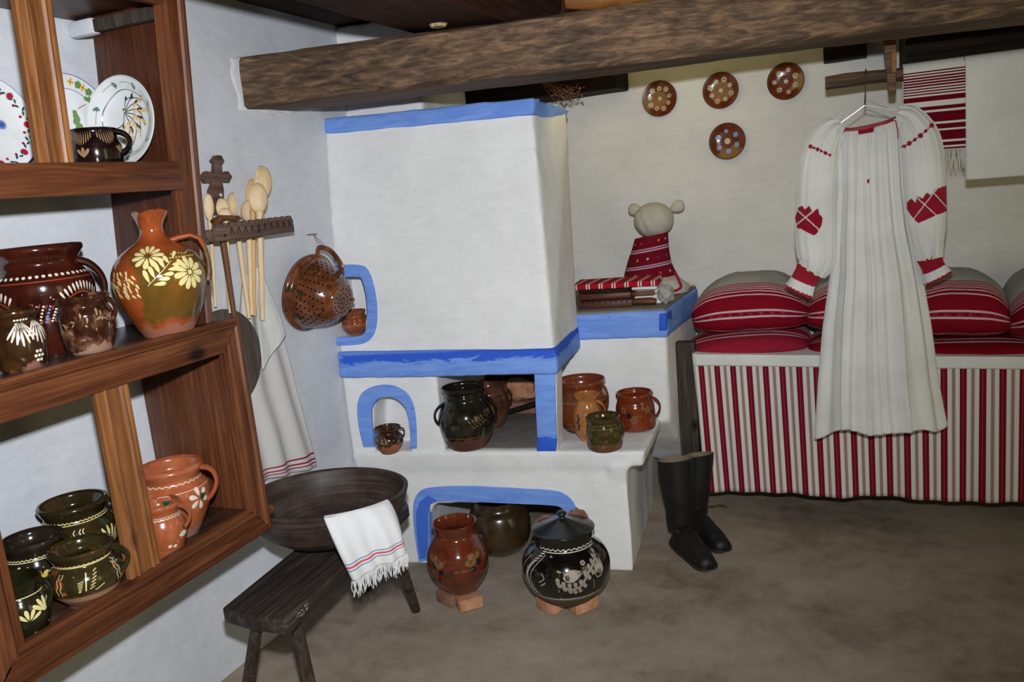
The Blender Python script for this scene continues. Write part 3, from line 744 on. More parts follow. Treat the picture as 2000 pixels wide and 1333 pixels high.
# side block, behind and to the right
bd = 0.43
sbl = SP(1085, 750, bd)[0]; sbr = SP(1300, 640, bd)[0]; sbr2 = SP(1307, 800, bd)[0]
ztop = 0.945
farY = 3.95
def toback(s): p = S(s, 0, 0); t = (farY - p.y) / SW.y; return t
bm = bmesh.new()
hexa(bm, [S(sbl, bd, 0.47), S(sbr2, bd, 0.47), S(sbr2 + 0.06, toback(sbr2), 0.0), S(sbl, 1.0, 0.47),
          S(sbl, bd, ztop), S(sbr, bd, ztop), S(sbr + 0.09, toback(sbr + .09), ztop), S(sbl, 1.0, ztop)])
plaster_solid('side_block', bm, M['stove_plaster'], stove, voxel=0.012)
bm = bmesh.new()
hexa(bm, [S(sbl + .02, bd - 0.008, 0.838), S(sbr + 0.006, bd - 0.008, 0.832), S(sbr + 0.10, toback(sbr + .1), 0.835), S(sbl + .02, 0.9, 0.838),
          S(sbl + .02, bd - 0.008, ztop + .002), S(sbr + 0.006, bd - 0.008, ztop + .002), S(sbr + 0.10, toback(sbr + .1), ztop + .002), S(sbl + .02, 0.9, ztop + .002)])
plaster_solid('side_band', bm, M['blue_paint'], stove, voxel=0.009, smooth=5, disp=0.003)
bm = bmesh.new()
hexa(bm, [S(sbl + .02, bd + 0.0, ztop - .01), S(sbr, bd + 0.0, ztop - .01), S(sbr + 0.09, toback(sbr + .1), ztop - .01), S(sbl + .02, 0.95, ztop - .01),
          S(sbl + .02, bd + 0.0, ztop + .010), S(sbr, bd + 0.0, ztop + .010), S(sbr + 0.09, toback(sbr + .1), ztop + .010), S(sbl + .02, 0.95, ztop + .010)], 0.004)
link('block_top', bm, M['clay_grey'], stove)
bm = bmesh.new()
hexa(bm, [S(sbr - .028, bd - .013, .862), S(sbr + .004, bd - .013, .862), S(sbr + .018, bd + .08, .862), S(sbr - .02, bd + .05, .862),
          S(sbr - .022, bd - .013, .935), S(sbr + .008, bd - .013, .935), S(sbr + .022, bd + .08, .935), S(sbr - .02, bd + .05, .935)], 0.006)
tag(link('corner_paint', bm, M['blue_dark'], stove), 'darker blue dab at the corner')
# hearth floor
bm = bmesh.new()
sbox(bm, s1 - 0.01, SP(1051, 880)[0] + .03, 0.03, 0.62, 0.475, 0.494, 0.003)
link('hearth_floor', bm, M['clay_grey'], stove)
# painted rims round the openings: strips 5 mm proud of the wall
def strip(px_out, px_in, d, dref, t=0.006):
    A = [SP(x, y, dref) for x, y in px_out]; B = [SP(x, y, dref) for x, y in px_in]
    b = bmesh.new(); n = len(A); rows = []
    for (a, c) in zip(A, B):
        rows.append([b.verts.new(p) for p in (S(a[0], d + 0.004, a[1]), S(a[0] * .93 + c[0] * .07, d - t, a[1] * .93 + c[1] * .07), S((a[0] + c[0]) / 2, d - t - .001, (a[1] + c[1]) / 2), S(a[0] * .05 + c[0] * .95, d - t, a[1] * .05 + c[1] * .95), S(c[0], d + 0.02, c[1]))])
    for p, q in zip(rows, rows[1:]):
        for k in range(4): b.faces.new((p[k], p[k + 1], q[k + 1], q[k]))
        b.faces.new((p[4], p[0], q[0], q[4]))
    b.faces.new(rows[0]); b.faces.new(rows[-1][::-1]); bmesh.ops.recalc_face_normals(b, faces=b.faces)
    return b
o = crom([(709, 873), (699, 830), (697, 790), (708, 766), (735, 753), (768, 753), (795, 768), (809, 795), (814, 835), (815, 876)], 4)
i = crom([(733, 873), (730, 840), (728, 805), (734, 786), (747, 778), (768, 777), (785, 788), (795, 804), (801, 838), (802, 876)], 4)
link('niche_paint', strip(o, i, 0.012, 0.012), M['blue_paint'], stove)
o = crom([(817, 1098), (808, 1040), (806, 985), (820, 958), (850, 950), (910, 948), (1000, 952), (1072, 956), (1108, 968), (1127, 997), (1132, 1050), (1133, 1110)], 4)
i = crom([(843, 1092), (842, 1045), (841, 998), (845, 984), (862, 981), (910, 981), (1000, 985), (1070, 988), (1095, 992), (1106, 1004), (1108, 1052), (1108, 1108)], 4)
link('arch_paint', strip(o, i, 0.021, 0.02), M['blue_paint'], stove)
tag(link('arch_paint_dark', strip([(820, 1092), (813, 1040), (812, 1000), (820, 978), (836, 966)], [(838, 1088), (838, 1045), (838, 1004), (842, 986), (856, 978)], .0195, .02), M['blue_mid'], stove), 'fresh darker blue paint inside the left leg of the arch')
# hood-niche rim: on the slanting hood front
hn = (tl - bl).cross(br - bl).normalized(); 
if hn.y > 0: hn = -hn
def HP(x, y, off=0.0): return onplane(x, y, bl + hn * off, hn)
o = crom([(650, 519), (700, 516), (722, 530), (735, 575), (738, 620), (731, 655), (706, 673), (652, 676)], 4)
i = crom([(650, 545), (697, 543), (706, 548), (714, 580), (716, 618), (713, 646), (698, 656), (652, 659)], 4)
b = bmesh.new(); rows = []
for a, c in zip(o, i):
    mx = (a[0] + c[0]) / 2, (a[1] + c[1]) / 2
    rows.append([b.verts.new(HP(*a, -0.004)), b.verts.new(HP(a[0] * .93 + c[0] * .07, a[1] * .93 + c[1] * .07, .010)), b.verts.new(HP(*mx, .012)), b.verts.new(HP(a[0] * .07 + c[0] * .93, a[1] * .07 + c[1] * .93, .010)), b.verts.new(HP(*c, -.015))])
for p, q in zip(rows, rows[1:]):
    for k in range(4): b.faces.new((p[k], p[k + 1], q[k + 1], q[k]))
    b.faces.new((p[4], p[0], q[0], q[4]))
b.faces.new(rows[0]); b.faces.new(rows[-1][::-1]); bmesh.ops.recalc_face_normals(b, faces=b.faces)
link('hood_niche_paint', b, M['blue_paint'], stove)

# ================================================================== wall rack
XL, XU = -1.55, -1.60
def XT(z): return -1.62 + .065 * (z - 1.22)      # the upper frame leans forward a little
def YT(z): return 1.765 + .031 * (z - 1.22)
rack = thing('plate_rack', (-1.75, 1.37, 0.60), 'large brown wooden wall rack with three shelves holding plates and pottery', 'wall shelf')
def molded(a, b, across, out, wd, th, m0=0.0, m1=0.0):
    """board from a to b; face profile with two grooves; across: unit vector over the width (from the edge at a); m0,m1 mitre slopes"""
    a, b, across, out = V(a), V(b), V(across), V(out); d = (b - a).normalized()
    pf = [(0, -th), (0, -.002), (.05, 0), (.10, 0), (.12, -.004), (.16, -.004), (.18, .001), (.24, .003), (.28, .0), (.30, -.002), (.66, -.002), (.70, .0), (.74, .003), (.80, .001), (.82, -.004), (.86, -.004), (.88, 0), (.95, 0), (1, -.002), (1, -th)]
    bm = bmesh.new()
    A = [bm.verts.new(a + across * (u * wd) + out * h + d * (m0 * u * wd)) for u, h in pf]
    B = [bm.verts.new(b + across * (u * wd) + out * h + d * (m1 * u * wd)) for u, h in pf]
    bm.faces.new(A[::-1]); bm.faces.new(B)
    for k in range(len(pf)): bm.faces.new((A[k], A[(k + 1) % len(pf)], B[(k + 1) % len(pf)], B[k]))
    bmesh.ops.recalc_face_normals(bm, faces=bm.faces)
    return bm
Y1, Y0 = 1.787, 0.93; WX = -1.925; OX = (1, 0, 0)
# lower frame
link('stile', molded((XL, Y1, 0.605), (XL, Y1, 1.222), (0, -1, 0), OX, .078, .02, 1.05, -1.05), M['shelf_wood_z'], rack)
link('stile', molded((XL, Y0, 0.605), (XL, Y0, 1.222), (0, 1, 0), OX, .092, .02, 1.0, -1.0), M['shelf_wood_z'], rack)
link('rail', molded((XL, Y1, 1.222), (XL, Y0, 1.222), (0, 0, -1), OX, .084, .02, .9, -.9), M['shelf_wood_y'], rack)
link('rail', molded((XL, Y1, 0.605), (XL, Y0, 0.605), (0, 0, 1), OX, .086, .02, .9, -.9), M['shelf_wood_y'], rack)
link('post', molded((XL - .004, 1.388, 0.685), (XL - .004, 1.388, 1.14), (0, -1, 0), OX, .091, .016), M['post_wood'], rack)
# upper frame
zu0, zu1 = 1.215, 2.115
link('stile', molded((XT(zu0), YT(zu0), zu0), (XT(zu1), YT(zu1), zu1), (0, -1, 0), OX, .092, .02, 0, -1.0), M['shelf_wood_z'], rack)
link('stile', molded((XT(zu0), Y0, zu0), (XT(zu1), Y0, zu1), (0, 1, 0), OX, .092, .02, 0, -1.0), M['shelf_wood_z'], rack)
link('rail', molded((XT(zu1), YT(zu1), zu1), (XT(zu1), Y0, zu1), (0, 0, -1), OX, .092, .02, 1.0, -1.0), M['shelf_wood_y'], rack)
bm = bmesh.new(); box(bm, XU - .01, XU + .012, Y0 + .09, 1.70, 1.573, 1.645, .003); link('rail', bm, M['shelf_wood_y'], rack)
link('post', molded((XT(1.64) - .004, 1.393, 1.64), (XT(2.03) - .004, 1.393, 2.03), (0, -1, 0), OX, .089, .016), M['post_wood'], rack)
# boards and side panels
for z, xf in ((.668, XL - .02), (1.214, XL - .02), (1.645, XU - .01), (2.07, XU + .005)):
    bm = bmesh.new(); box(bm, WX, xf, Y0 + .02, 1.765, z - .02, z, .002); link('shelf', bm, M['shelf_board' if z < 2 else 'shelf_wood_y'], rack)
for ya, yb in ((1.765, 1.787), (Y0, Y0 + .02)):
    bm = bmesh.new(); box(bm, WX, XL - .02, ya, yb, .61, 1.215, .002); link('side_panel', bm, M['shelf_wood_z'], rack)
    bm = bmesh.new()
    if ya > 1: q = [V((WX, YT(1.215) - .022, 1.215)), V((XT(1.22) - .018, YT(1.215) - .022, 1.215)), V((XT(1.22) - .018, YT(1.215) - .001, 1.215)), V((WX, YT(1.215) - .001, 1.215))]; hexa(bm, q + [V((p.x + (.056 if p.x > WX else 0), p.y + YT(2.1) - YT(1.215), 2.10)) for p in q], .002)
    else: box(bm, WX, XU - .02, ya, yb, 1.215, 2.10, .002)
    link('side_panel', bm, M['panel_dark'], rack)
bm = bmesh.new(); box(bm, WX + .07, XU - .02, 1.738, 1.764, 2.005, 2.038, .004)
tag(link('cleat', bm, M['bedpost_wood'], rack), 'dark cleat smeared with whitewash')
bm = bmesh.new(); box(bm, WX, WX + .09, 1.732, 1.764, 2.000, 2.043, .010); link('cleat_plaster', bm, M['wall_plaster'], rack)
bm = bmesh.new(); tube(bm, [(XL - .01, 1.787, 0.655), (XL - .01, 1.806, 0.655)], [.014, .012], 12); link('peg', bm, M['shelf_wood_z'], rack)

# ---- decorations
def d_jug(L, bm):
    C = 1
    for v in bm.verts:                     # pinched three-lobed mouth
        z = (v.co - L.c).dot(L.ax); q = (z / L.H - .90) / .10
        if q > 0:
            d_ = v.co - L.c - L.ax * z; an = atan2(d_.dot(L.r), d_.dot(L.f)); v.co += d_ * (.17 * min(q, 1) * cos(3 * an + .6)) - L.ax * (.004 * min(q, 1) * cos(3 * an + .6))
    def h(z): return z
    # rosette high on the left shoulder
    for k in range(11): L.petal(bm, C, -12, .66, k * 360 / 11 + 8, .030, .012, 0, .007)
    # flower on the right
    for k in range(11): L.petal(bm, C, 38, .50, k * 360 / 11, .036, .015, 0, .007)
    L.dot(bm, C, 38, .50, .006)
    # feathered sprig rising to the right, in the middle
    for k in range(5):
        a = -12 + k * 6.5; hh = .45 + k * .034; s_ = 1 - .08 * k
        L.petal(bm, C, a, hh, 18, .036 * s_, .0115)
        L.petal(bm, C, a + 3, hh - .012, -88, .030 * s_, .0105)
    L.petal(bm, C, 20, .62, -40, .03, .009)
    L.line(bm, C, [(-15 + 6.5 * k, .435 + .034 * k) for k in range(6)], .0016)
    # scattered drops on the left
    for i in range(34):
        a = -62 + 34 * (i % 6) / 5 + random.uniform(-3, 3); hh = .34 + .034 * (i // 6) + random.uniform(-.01, .01)
        L.petal(bm, C, a, hh, random.uniform(10, 50), .012 + random.random() * .006, .006)
    for k in range(6): L.petal(bm, C, -76 + k * 2, .30 + k * .03, 60, .02, .009)
    for k in range(10): L.dot(bm, C, 22 + k * 4.5, .655 + .008 * sin(k), .0022, 6); L.dot(bm, C, 18 + k * 4.5, .625, .0022, 6)
    L.ringline(bm, 2, .115, .002)
def d_big(L, bm):
    L.dots(bm, 1, .735, 24, .0042, -85, 85)
    L.ringline(bm, 2, .69, .002, -90, 90)
    for s, a0 in ((1, -66), (1, 40)):
        for k in range(11):
            a = a0 - 18 + k * 4.4; hh = .50 + .07 * sin(pi * k / 10)
            L.petal(bm, 1, a, hh, 30 - k * 6, .022, .006)
        L.line(bm, 2, [(a0 - 20 + k * 4.6, .48 + .075 * sin(pi * k / 10)) for k in range(11)], .0025)
        L.line(bm, 2, [(a0 - 14 + k * 3.4, .44 + .06 * sin(pi * k / 10)) for k in range(11)], .0025)
        for k in range(7): L.dot(bm, 1, a0 - 8 + 3.5 * (k % 3), .40 + .025 * (k // 3), .003, 6)
    for k in range(6):
        a = -22 + k * 7; L.line(bm, 2, [(a, .30 + .005 * k), (a + 9, .50 - .012 * k)], .0026)
        for j in range(6): L.dot(bm, 1 if k % 2 else 3, a + 5 + j * 1.5, .31 + .005 * k + j * (.032 - .002 * k), .0028, 6)
    L.line(bm, 2, [(-24, .28), (24, .30)], .0025); L.line(bm, 2, [(-16, .5), (30, .44)], .0025)
    for k in range(8): L.petal(bm, 1, 22 + k * 1.5, .10 + .025 * k, 70, .012, .004)
def d_mugleft(L, bm):
    for a0 in (8, 52):
        for k in range(7):
            rt = -30 + k * 10; ln = .040 + .014 * (1 - abs(k - 3) / 3)
            L.petal(bm, 1, a0 + (k - 3) * 2.2, .82, 180 + (k - 3) * 9, ln, .0042)
    for k in range(6): L.dot(bm, 1, 38 + 9 * cos(k * pi / 3), .24 + .085 * sin(k * pi / 3), .0036)
    L.dot(bm, 1, 38, .24, .0036)
    for k in range(5): L.dot(bm, 1, -2 + 8 * k, .86, .0026, 6)
def d_mug(L, bm):
    for i in range(22):
        L.petal(bm, 1, random.uniform(-60, 60), random.uniform(.24, .66), random.uniform(-80, 80), random.uniform(.006, .022), random.uniform(.003, .007))
def d_black(L, bm):
    for a0 in (-30, 30):
        for k in range(9): L.petal(bm, 1, a0 + (k - 4) * 5.5, .92, 180, .018 + .016 * sin(pi * k / 8), .0026)
    for k in (-1, 0, 1): L.petal(bm, 1, -28, .2, k * -34, .024, .008)
    for k in (-1, 0, 1): L.petal(bm, 1, 60, .30, k * -34, .020, .007)
def d_front(L, bm):
    L.ringline(bm, 1, .78, .002, -90, 90); L.ringline(bm, 1, .80, .003, -90, 90, .012, 20); L.ringline(bm, 1, .235, .0022); L.ringline(bm, 1, .275, .0016); L.ringline(bm, 1, .20, .0012)
    for a0 in (-48, 50):
        for q in (0, 7): L.line(bm, 1, [(a0 + q + 1.6 * sin(k * 1.9), .36 + .042 * k) for k in range(9)], .0018)
        L.dot(bm, 2, a0 + 3, .62, .005); L.dot(bm, 2, a0 + 12, .40, .005)
    L.line(bm, 1, [(-4 + k * .6, .40 + .04 * k) for k in range(8)], .0028)
    for k in range(6): L.line(bm, 1, [(2 + k * 2, .42 + .05 * k), (9 + k * 2, .45 + .05 * k)], .002); L.line(bm, 1, [(-14, .40 + .03 * k), (-10 + k, .42 + .03 * k)], .0016)
    L.line(bm, 1, [(-20, .66), (-14, .40), (12, .38), (24, .44)], .002)
    for k in range(9): L.petal(bm, 3, 66 + random.uniform(-8, 10), random.uniform(.45, .7), random.uniform(0, 90), .012, .005)
def d_back(L, bm):
    L.ringline(bm, 1, .77, .002, -90, 90); L.ringline(bm, 1, .80, .002, -90, 90, .010, 22)
    for q in (0, 9, 14): L.line(bm, 1, [(-6 + q + 2 * sin(k * 1.9), .46 + .035 * k) for k in range(8)], .0022)
    for k in range(9): L.petal(bm, 1, 46, .34, -72 + k * 18, .042, .0075, 0, .012)
    for k in range(4): L.petal(bm, 1, -46 + k * 6, .60, 20 + k * 26, .026, .006)
    L.line(bm, 3, [(46, .34), (47, .72)], .003); L.petal(bm, 3, 46, .6, 10, .03, .012)
def d_left(L, bm):
    L.ringline(bm, 1, .74, .0018, -90, 90); L.ringline(bm, 1, .77, .0018, -90, 90, .012, 22); L.ringline(bm, 2, .26, .0022); L.ringline(bm, 2, .22, .0016)
    for k in range(3): L.petal(bm, 1, -30 + k * 3, .52, 50 - k * 40, .026, .010)
    L.flower(bm, 1, 62, .56, 6, .020, .010, .003)
    for k in range(2): L.petal(bm, 3, 5, .44, 20 - k * 60, .022, .012)
def d_deep(L, bm):
    L.ringline(bm, 1, .77, .002, -90, 90)
    for k in range(4): L.petal(bm, 1, 10, .38, -60 + k * 34, .024, .008, 0, .004)
    for k in range(4): L.petal(bm, 1, 46, .46, -40 + k * 30, .032, .009)
    for k in range(4): L.petal(bm, 1, -8, .22, 40 + k * 26, .022, .008)
    L.line(bm, 1, [(-30, .2), (20, .16), (60, .24)], .0018)
def d_orange(L, bm):
    L.ringline(bm, 1, .80, .0022, -90, 90, .012, 14); L.ringline(bm, 1, .70, .0014)
    for k in range(7): L.petal(bm, 2, -8 + k * 3, .585, 90 if k % 2 else 60, .020, .012)
    for k in range(6): L.petal(bm, 1, 40, .56, k * 60 + 10, .026, .014, 0, .006)
    L.dot(bm, 2, 47, .57, .010)
    L.ringline(bm, 3, .30, .0012)
def d_orange2(L, bm):
    L.ringline(bm, 1, .76, .0018, -90, 90, .014, 16); L.ringline(bm, 1, .80, .0014)
    L.line(bm, 1, [(32, .30), (36, .64)], .0018); L.line(bm, 1, [(44, .34), (38, .66)], .0018)
    for k in range(5): L.petal(bm, 1, 50, .36, -60 + k * 28, .016, .007)
    L.dot(bm, 1, 10, .26, .005); L.dot(bm, 1, 24, .24, .005); L.dot(bm, 2, 56, .52, .006)
    L.ringline(bm, 3, .16, .0014); L.ringline(bm, 3, .13, .0014)
def d_small(L, bm):
    for i in range(14): L.petal(bm, 1, random.uniform(-60, 70), random.uniform(.45, .72), random.uniform(-80, 80), random.uniform(.008, .016), .008)
def d_niche(L, bm):
    for h in (.40, .44, .80): L.ringline(bm, 1, h, .0018)
    for k in range(8): L.petal(bm, 1, -50 + k * 14, .58, 40 * (-1) ** k, .012, .005)
def d_two(L, bm):
    for k in range(5):
        L.petal(bm, 1, 8 + k * 7, .46 + .018 * k, 22, .020, .0055); L.petal(bm, 1, 10 + k * 7, .44 + .018 * k, -125, .017, .005)
    L.line(bm, 1, [(4 + 7 * k, .44 + .018 * k) for k in range(6)], .0016)
    for k in range(6): L.petal(bm, 2, 50, .60, k * 60, .016, .008, 0, .003)
    for k in range(5): L.line(bm, 1, [(-34 + k * 4, .40), (-32 + k * 4, .47)], .0016)
    L.ringline(bm, 1, .245, .0022, -80, 70, .008, 13); L.ringline(bm, 1, .185, .001)
def d_redmug(L, bm):
    for a0, hh in ((-38, .62), (38, .60), (52, .30), (-6, .36)):
        L.flower(bm, 1, a0, hh, 5, .013, .012, .002)
    L.dot(bm, 2, -20, .48, .011); L.dot(bm, 2, 60, .5, .010); L.line(bm, 3, [(-30, .5), (0, .42), (40, .45)], .002)
    for k in range(5): L.petal(bm, 1, -4 + k * 5, .44, 60 * (-1) ** k, .010, .006)
def d_amber(L, bm):
    L.ringline(bm, 1, .74, .0035, -80, 70, .006, 10)
    for k in range(5): L.petal(bm, 1, -34 + k * 14, .58, -50, .020, .009)
    for k in range(7): L.dot(bm, 2, -42 + 3 * (k % 3), .30 + .05 * k, .005)
def d_olive(L, bm):
    for h in (.80, .70): L.ringline(bm, 1, h, .002)
    for k in range(26): L.dot(bm, 1, -85 + 170 * k / 25, .18 + .015 * (k % 2), .0028, 6)
    L.ringline(bm, 1, .15, .0022); L.ringline(bm, 1, .225, .0022)
    for a in (-50, 40): L.flower(bm, 1, a, .5, 5, .009, .006, .003)
    for k in range(4): L.line(bm, 1, [(0 + k * 3, .30), (1 + k * 3, .62)], .0012)
def d_redbig(L, bm):
    for h in (.62, .64, .12, .22): L.ringline(bm, 1, h, .0012)
def d_crock(L, bm):
    L.ringline(bm, 1, .80, .002); L.ringline(bm, 1, .255, .0016); L.ringline(bm, 1, .225, .0016); L.ringline(bm, 1, .295, .003, -95, 95, .012, 30)
    for a, h in ((-55, .58), (34, .58), (22, .50), (-40, .5)):
        for k in (-1, 1): L.petal(bm, 2, a, h, k * 40, .030, .022)
        L.dot(bm, 3, a + 5, h - .05, .012)
    for k in range(4): L.petal(bm, 2, 0 + k * 6, .46, 90 * (-1) ** k, .02, .008)
def d_blackpot(L, bm):
    g = 1
    L.ringline(bm, 2, .86, .003, -55, 70, .012, 12); L.ringline(bm, 2, .83, .003, -45, 65); L.ringline(bm, 2, .275, .004); L.ringline(bm, g, .25, .002)
    for k in range(20):                     # ladder band curving down on the left
        t = k / 19; a = -42 - 16 * sin(pi * t * .9); h = .80 - .50 * t
        L.petal(bm, 2, a - 7, h, -78 + 20 * t, .022, .0048)
    L.line(bm, 2, [(-36 - 17 * sin(pi * t * .9), .80 - .50 * t) for t in [k / 18 for k in range(19)]], .002)
    L.line(bm, 2, [(-64 - 12 * sin(pi * t * .9), .76 - .46 * t) for t in [k / 18 for k in range(19)]], .002)
    # seed pods with dotted hatching
    for a, h, rt in ((6, .60, -78), (46, .60, -30)):
        L.stamp(bm, g, a, h, [(x * .032, y * .022) for x, y in ((-1, 0), (-.7, .7), (-.1, 1), (.5, .75), (1.2, .1), (1.7, 0), (1.1, -.2), (.5, -.75), (-.1, -1), (-.7, -.7))], 12 if a < 20 else 62)
        for i in range(5):
            for j in range(5):
                if (i - 2) ** 2 + (j - 2) ** 2 < 7: L.stamp(bm, 3, a + (i - 2) * 2.6, h + (j - 2) * .022, [(.0022 * cos(q), .0022 * sin(q)) for q in (0, 1.05, 2.1, 3.14, 4.2, 5.2)], 0, .0018)
    for k in range(20):                     # serrated leaf garland
        a = -14 + k * 3.4; h = .53 - .10 * sin(pi * min(k, 12) / 12) + (.022 * (k - 9) if k > 9 else 0)
        L.petal(bm, g, a, h, (20 if k % 2 else -140) - k * 2, .024, .015)
    L.line(bm, g, [(-14 + k * 3.4, .53 - .10 * sin(pi * min(k, 12) / 12) + (.022 * (k - 9) if k > 9 else 0)) for k in range(20)], .009)
    L.line(bm, g, [(-26, .80), (-12, .66), (0, .62)], .008); L.line(bm, g, [(-12, .66), (-30, .50), (-36, .46)], .005)
    L.line(bm, g, [(-10, .62), (-12, .42), (-11, .28)], .003); L.line(bm, g, [(34, .5), (36, .4), (34, .28)], .0025); L.line(bm, g, [(44, .46), (54, .3)], .0025)
    for k in range(8): L.petal(bm, 2, 24, .72, k * 45, .008, .003, 0, .002)
    L.line(bm, 2, [(-34, .62), (-30, .56), (-38, .50)], .002)

# ================================================================== pots on the rack
ZM, ZB, ZU = 1.2145, .6685, 1.6455
cream, white, grey = M['slip_cream'], M['slip_white'], M['slip_grey']
pot('jug', 322, 413, 646, ZM, [(0, 46), (.03, 50), (.12, 62), (.25, 76), (.40, 87), (.52, 88), (.64, 74), (.72, 50), (.76, 34), (.80, 25), (.86, 22), (.92, 26), (.97, 30), (1, 31)], M['g_jug2'],
    'large round orange and green jug with cream flowers on the middle shelf', 'jug', None, [(84, .9, .5, .0, .0075, .75, 0, [(.030, .232), (.060, .240), (.088, .243), (.108, .232), (.118, .205), (.121, .175), (.119, .145), (.113, .125)])], d_jug, [cream, M['slip_red']], wall=.004, Xc=-1.615, rs=.97)
pot('pot', 96, 481, 662, ZM, [(0, 58), (.05, 62), (.20, 76), (.40, 88), (.60, 92), (.72, 86), (.80, 72), (.86, 70), (.92, 78), (.96, 83), (1, 82)], M['g_darkbrown'],
    'large dark brown pot with white dots and leaf sprays on the middle shelf', 'pot', None, [(84, .84, .30, .022, .009)], d_big, [white, M['slip_red'], M['slip_blue']], Xc=-1.795)
pot('mug', 168, 574, 686, ZM, [(0, 38), (.06, 42), (.25, 47), (.5, 50), (.68, 50), (.78, 45), (.84, 44), (.92, 49), (1, 50)], M['g_mug'],
    'small smudged brown mug with a tan rim in front of the big dark pot', 'mug', None, [(70, .90, .52, .012, .006)], d_mug, [M['slip_taupe']], Xc=-1.655)
pot('mug', 36, 604, 727, ZM, [(0, 36), (.06, 42), (.25, 46), (.5, 47), (.70, 43), (.78, 37), (.86, 37), (.94, 42), (1, 42)], M['g_mugleft'],
    'dark mug with pale fan strokes and a dot flower, leftmost on the middle shelf', 'mug', None, (), d_mugleft, [white], Xc=-1.645)
pot('mug', 183, 249, 322, ZU, [(0, 44), (.08, 46), (.30, 48), (.55, 47), (.80, 42), (.92, 41), (1, 43)], M['g_blackcup'],
    'black mug with tan drip strokes on the top shelf between the plates', 'mug', None, [(78, .92, .28, .022, .007)], d_black, [M['slip_taupe']], Xc=-1.69)
hs = [(0, 40), (.04, 42), (.16, 56), (.34, 70), (.52, 74), (.66, 68), (.76, 56), (.82, 54), (.90, 60), (.96, 66), (1, 66)]
pot('pot', 166, 1047, 1200, ZB, [(0, 38), (.04, 40), (.16, 52), (.34, 66), (.50, 68), (.64, 62), (.74, 52), (.80, 51), (.88, 56), (.95, 59), (1, 58)], M['g_green'],
    'squat olive green pot with cream scribbles and a pink clay foot, bottom shelf', 'pot', None, [(74, .88, .46, .016, .0065)], d_front, [cream, M['slip_red'], grey], Xc=-1.62)
pot('pot', 156, 962, 1105, ZB, [(0, 36), (.06, 40), (.2, 54), (.40, 68), (.56, 70), (.68, 64), (.78, 55), (.83, 54), (.90, 59), (.96, 63), (1, 61)], M['g_greenback'],
    'olive green pot with a cream fan flower, at the back of the bottom shelf', 'pot', None, [(80, .92, .50, .024, .007, .6, .006)], d_back, [cream, M['slip_yellow'], M['slip_green']], Xc=-1.79)
pot('pot', 72, 1033, 1172, ZB, [(0, 40), (.05, 42), (.20, 50), (.40, 57), (.58, 59), (.70, 55), (.78, 51), (.86, 53), (.94, 57), (1, 56)], M['g_darkgreen'],
    'dark green pot with red rings and bare clay below, on the bottom shelf', 'pot', None, [(72, .92, .55, .014, .006)], d_left, [cream, M['slip_red'], M['slip_yellow']], Xc=-1.765)
pot('pot', 40, 1116, 1246, ZB, [(0, 34), (.06, 38), (.22, 46), (.42, 52), (.58, 51), (.70, 46), (.78, 42), (.88, 44), (1, 45)], M['g_deepgreen'],
    'blackish green pot with cream flower petals in the bottom left corner of the rack', 'pot', None, [(60, .94, .5, .010, .006)], d_deep, [cream], Xc=-1.62)
pot('pot', 345, 893, 1044, ZB, [(0, 34), (.05, 38), (.20, 50), (.40, 62), (.58, 67), (.70, 64), (.79, 54), (.84, 53), (.90, 58), (.96, 62), (1, 60)], M['g_orange'],
    'large orange clay pot with a wavy line and dark green dots on the bottom shelf', 'pot', None, [(70, .93, .46, .026, .008, .6, .004)], d_orange, [white, M['slip_green'], M['slip_tan']], Xc=-1.685)
pot('pot', 318, 970, 1086, ZB, [(0, 28), (.05, 31), (.22, 38), (.42, 44), (.58, 44), (.70, 40), (.78, 36), (.86, 37), (.94, 41), (1, 40)], M['g_orange2'],
    'small orange clay pot in front of the large orange pot', 'pot', None, [(66, .92, .50, .018, .0058)], d_orange2, [white, M['slip_green'], M['slip_tan']], Xc=-1.62)

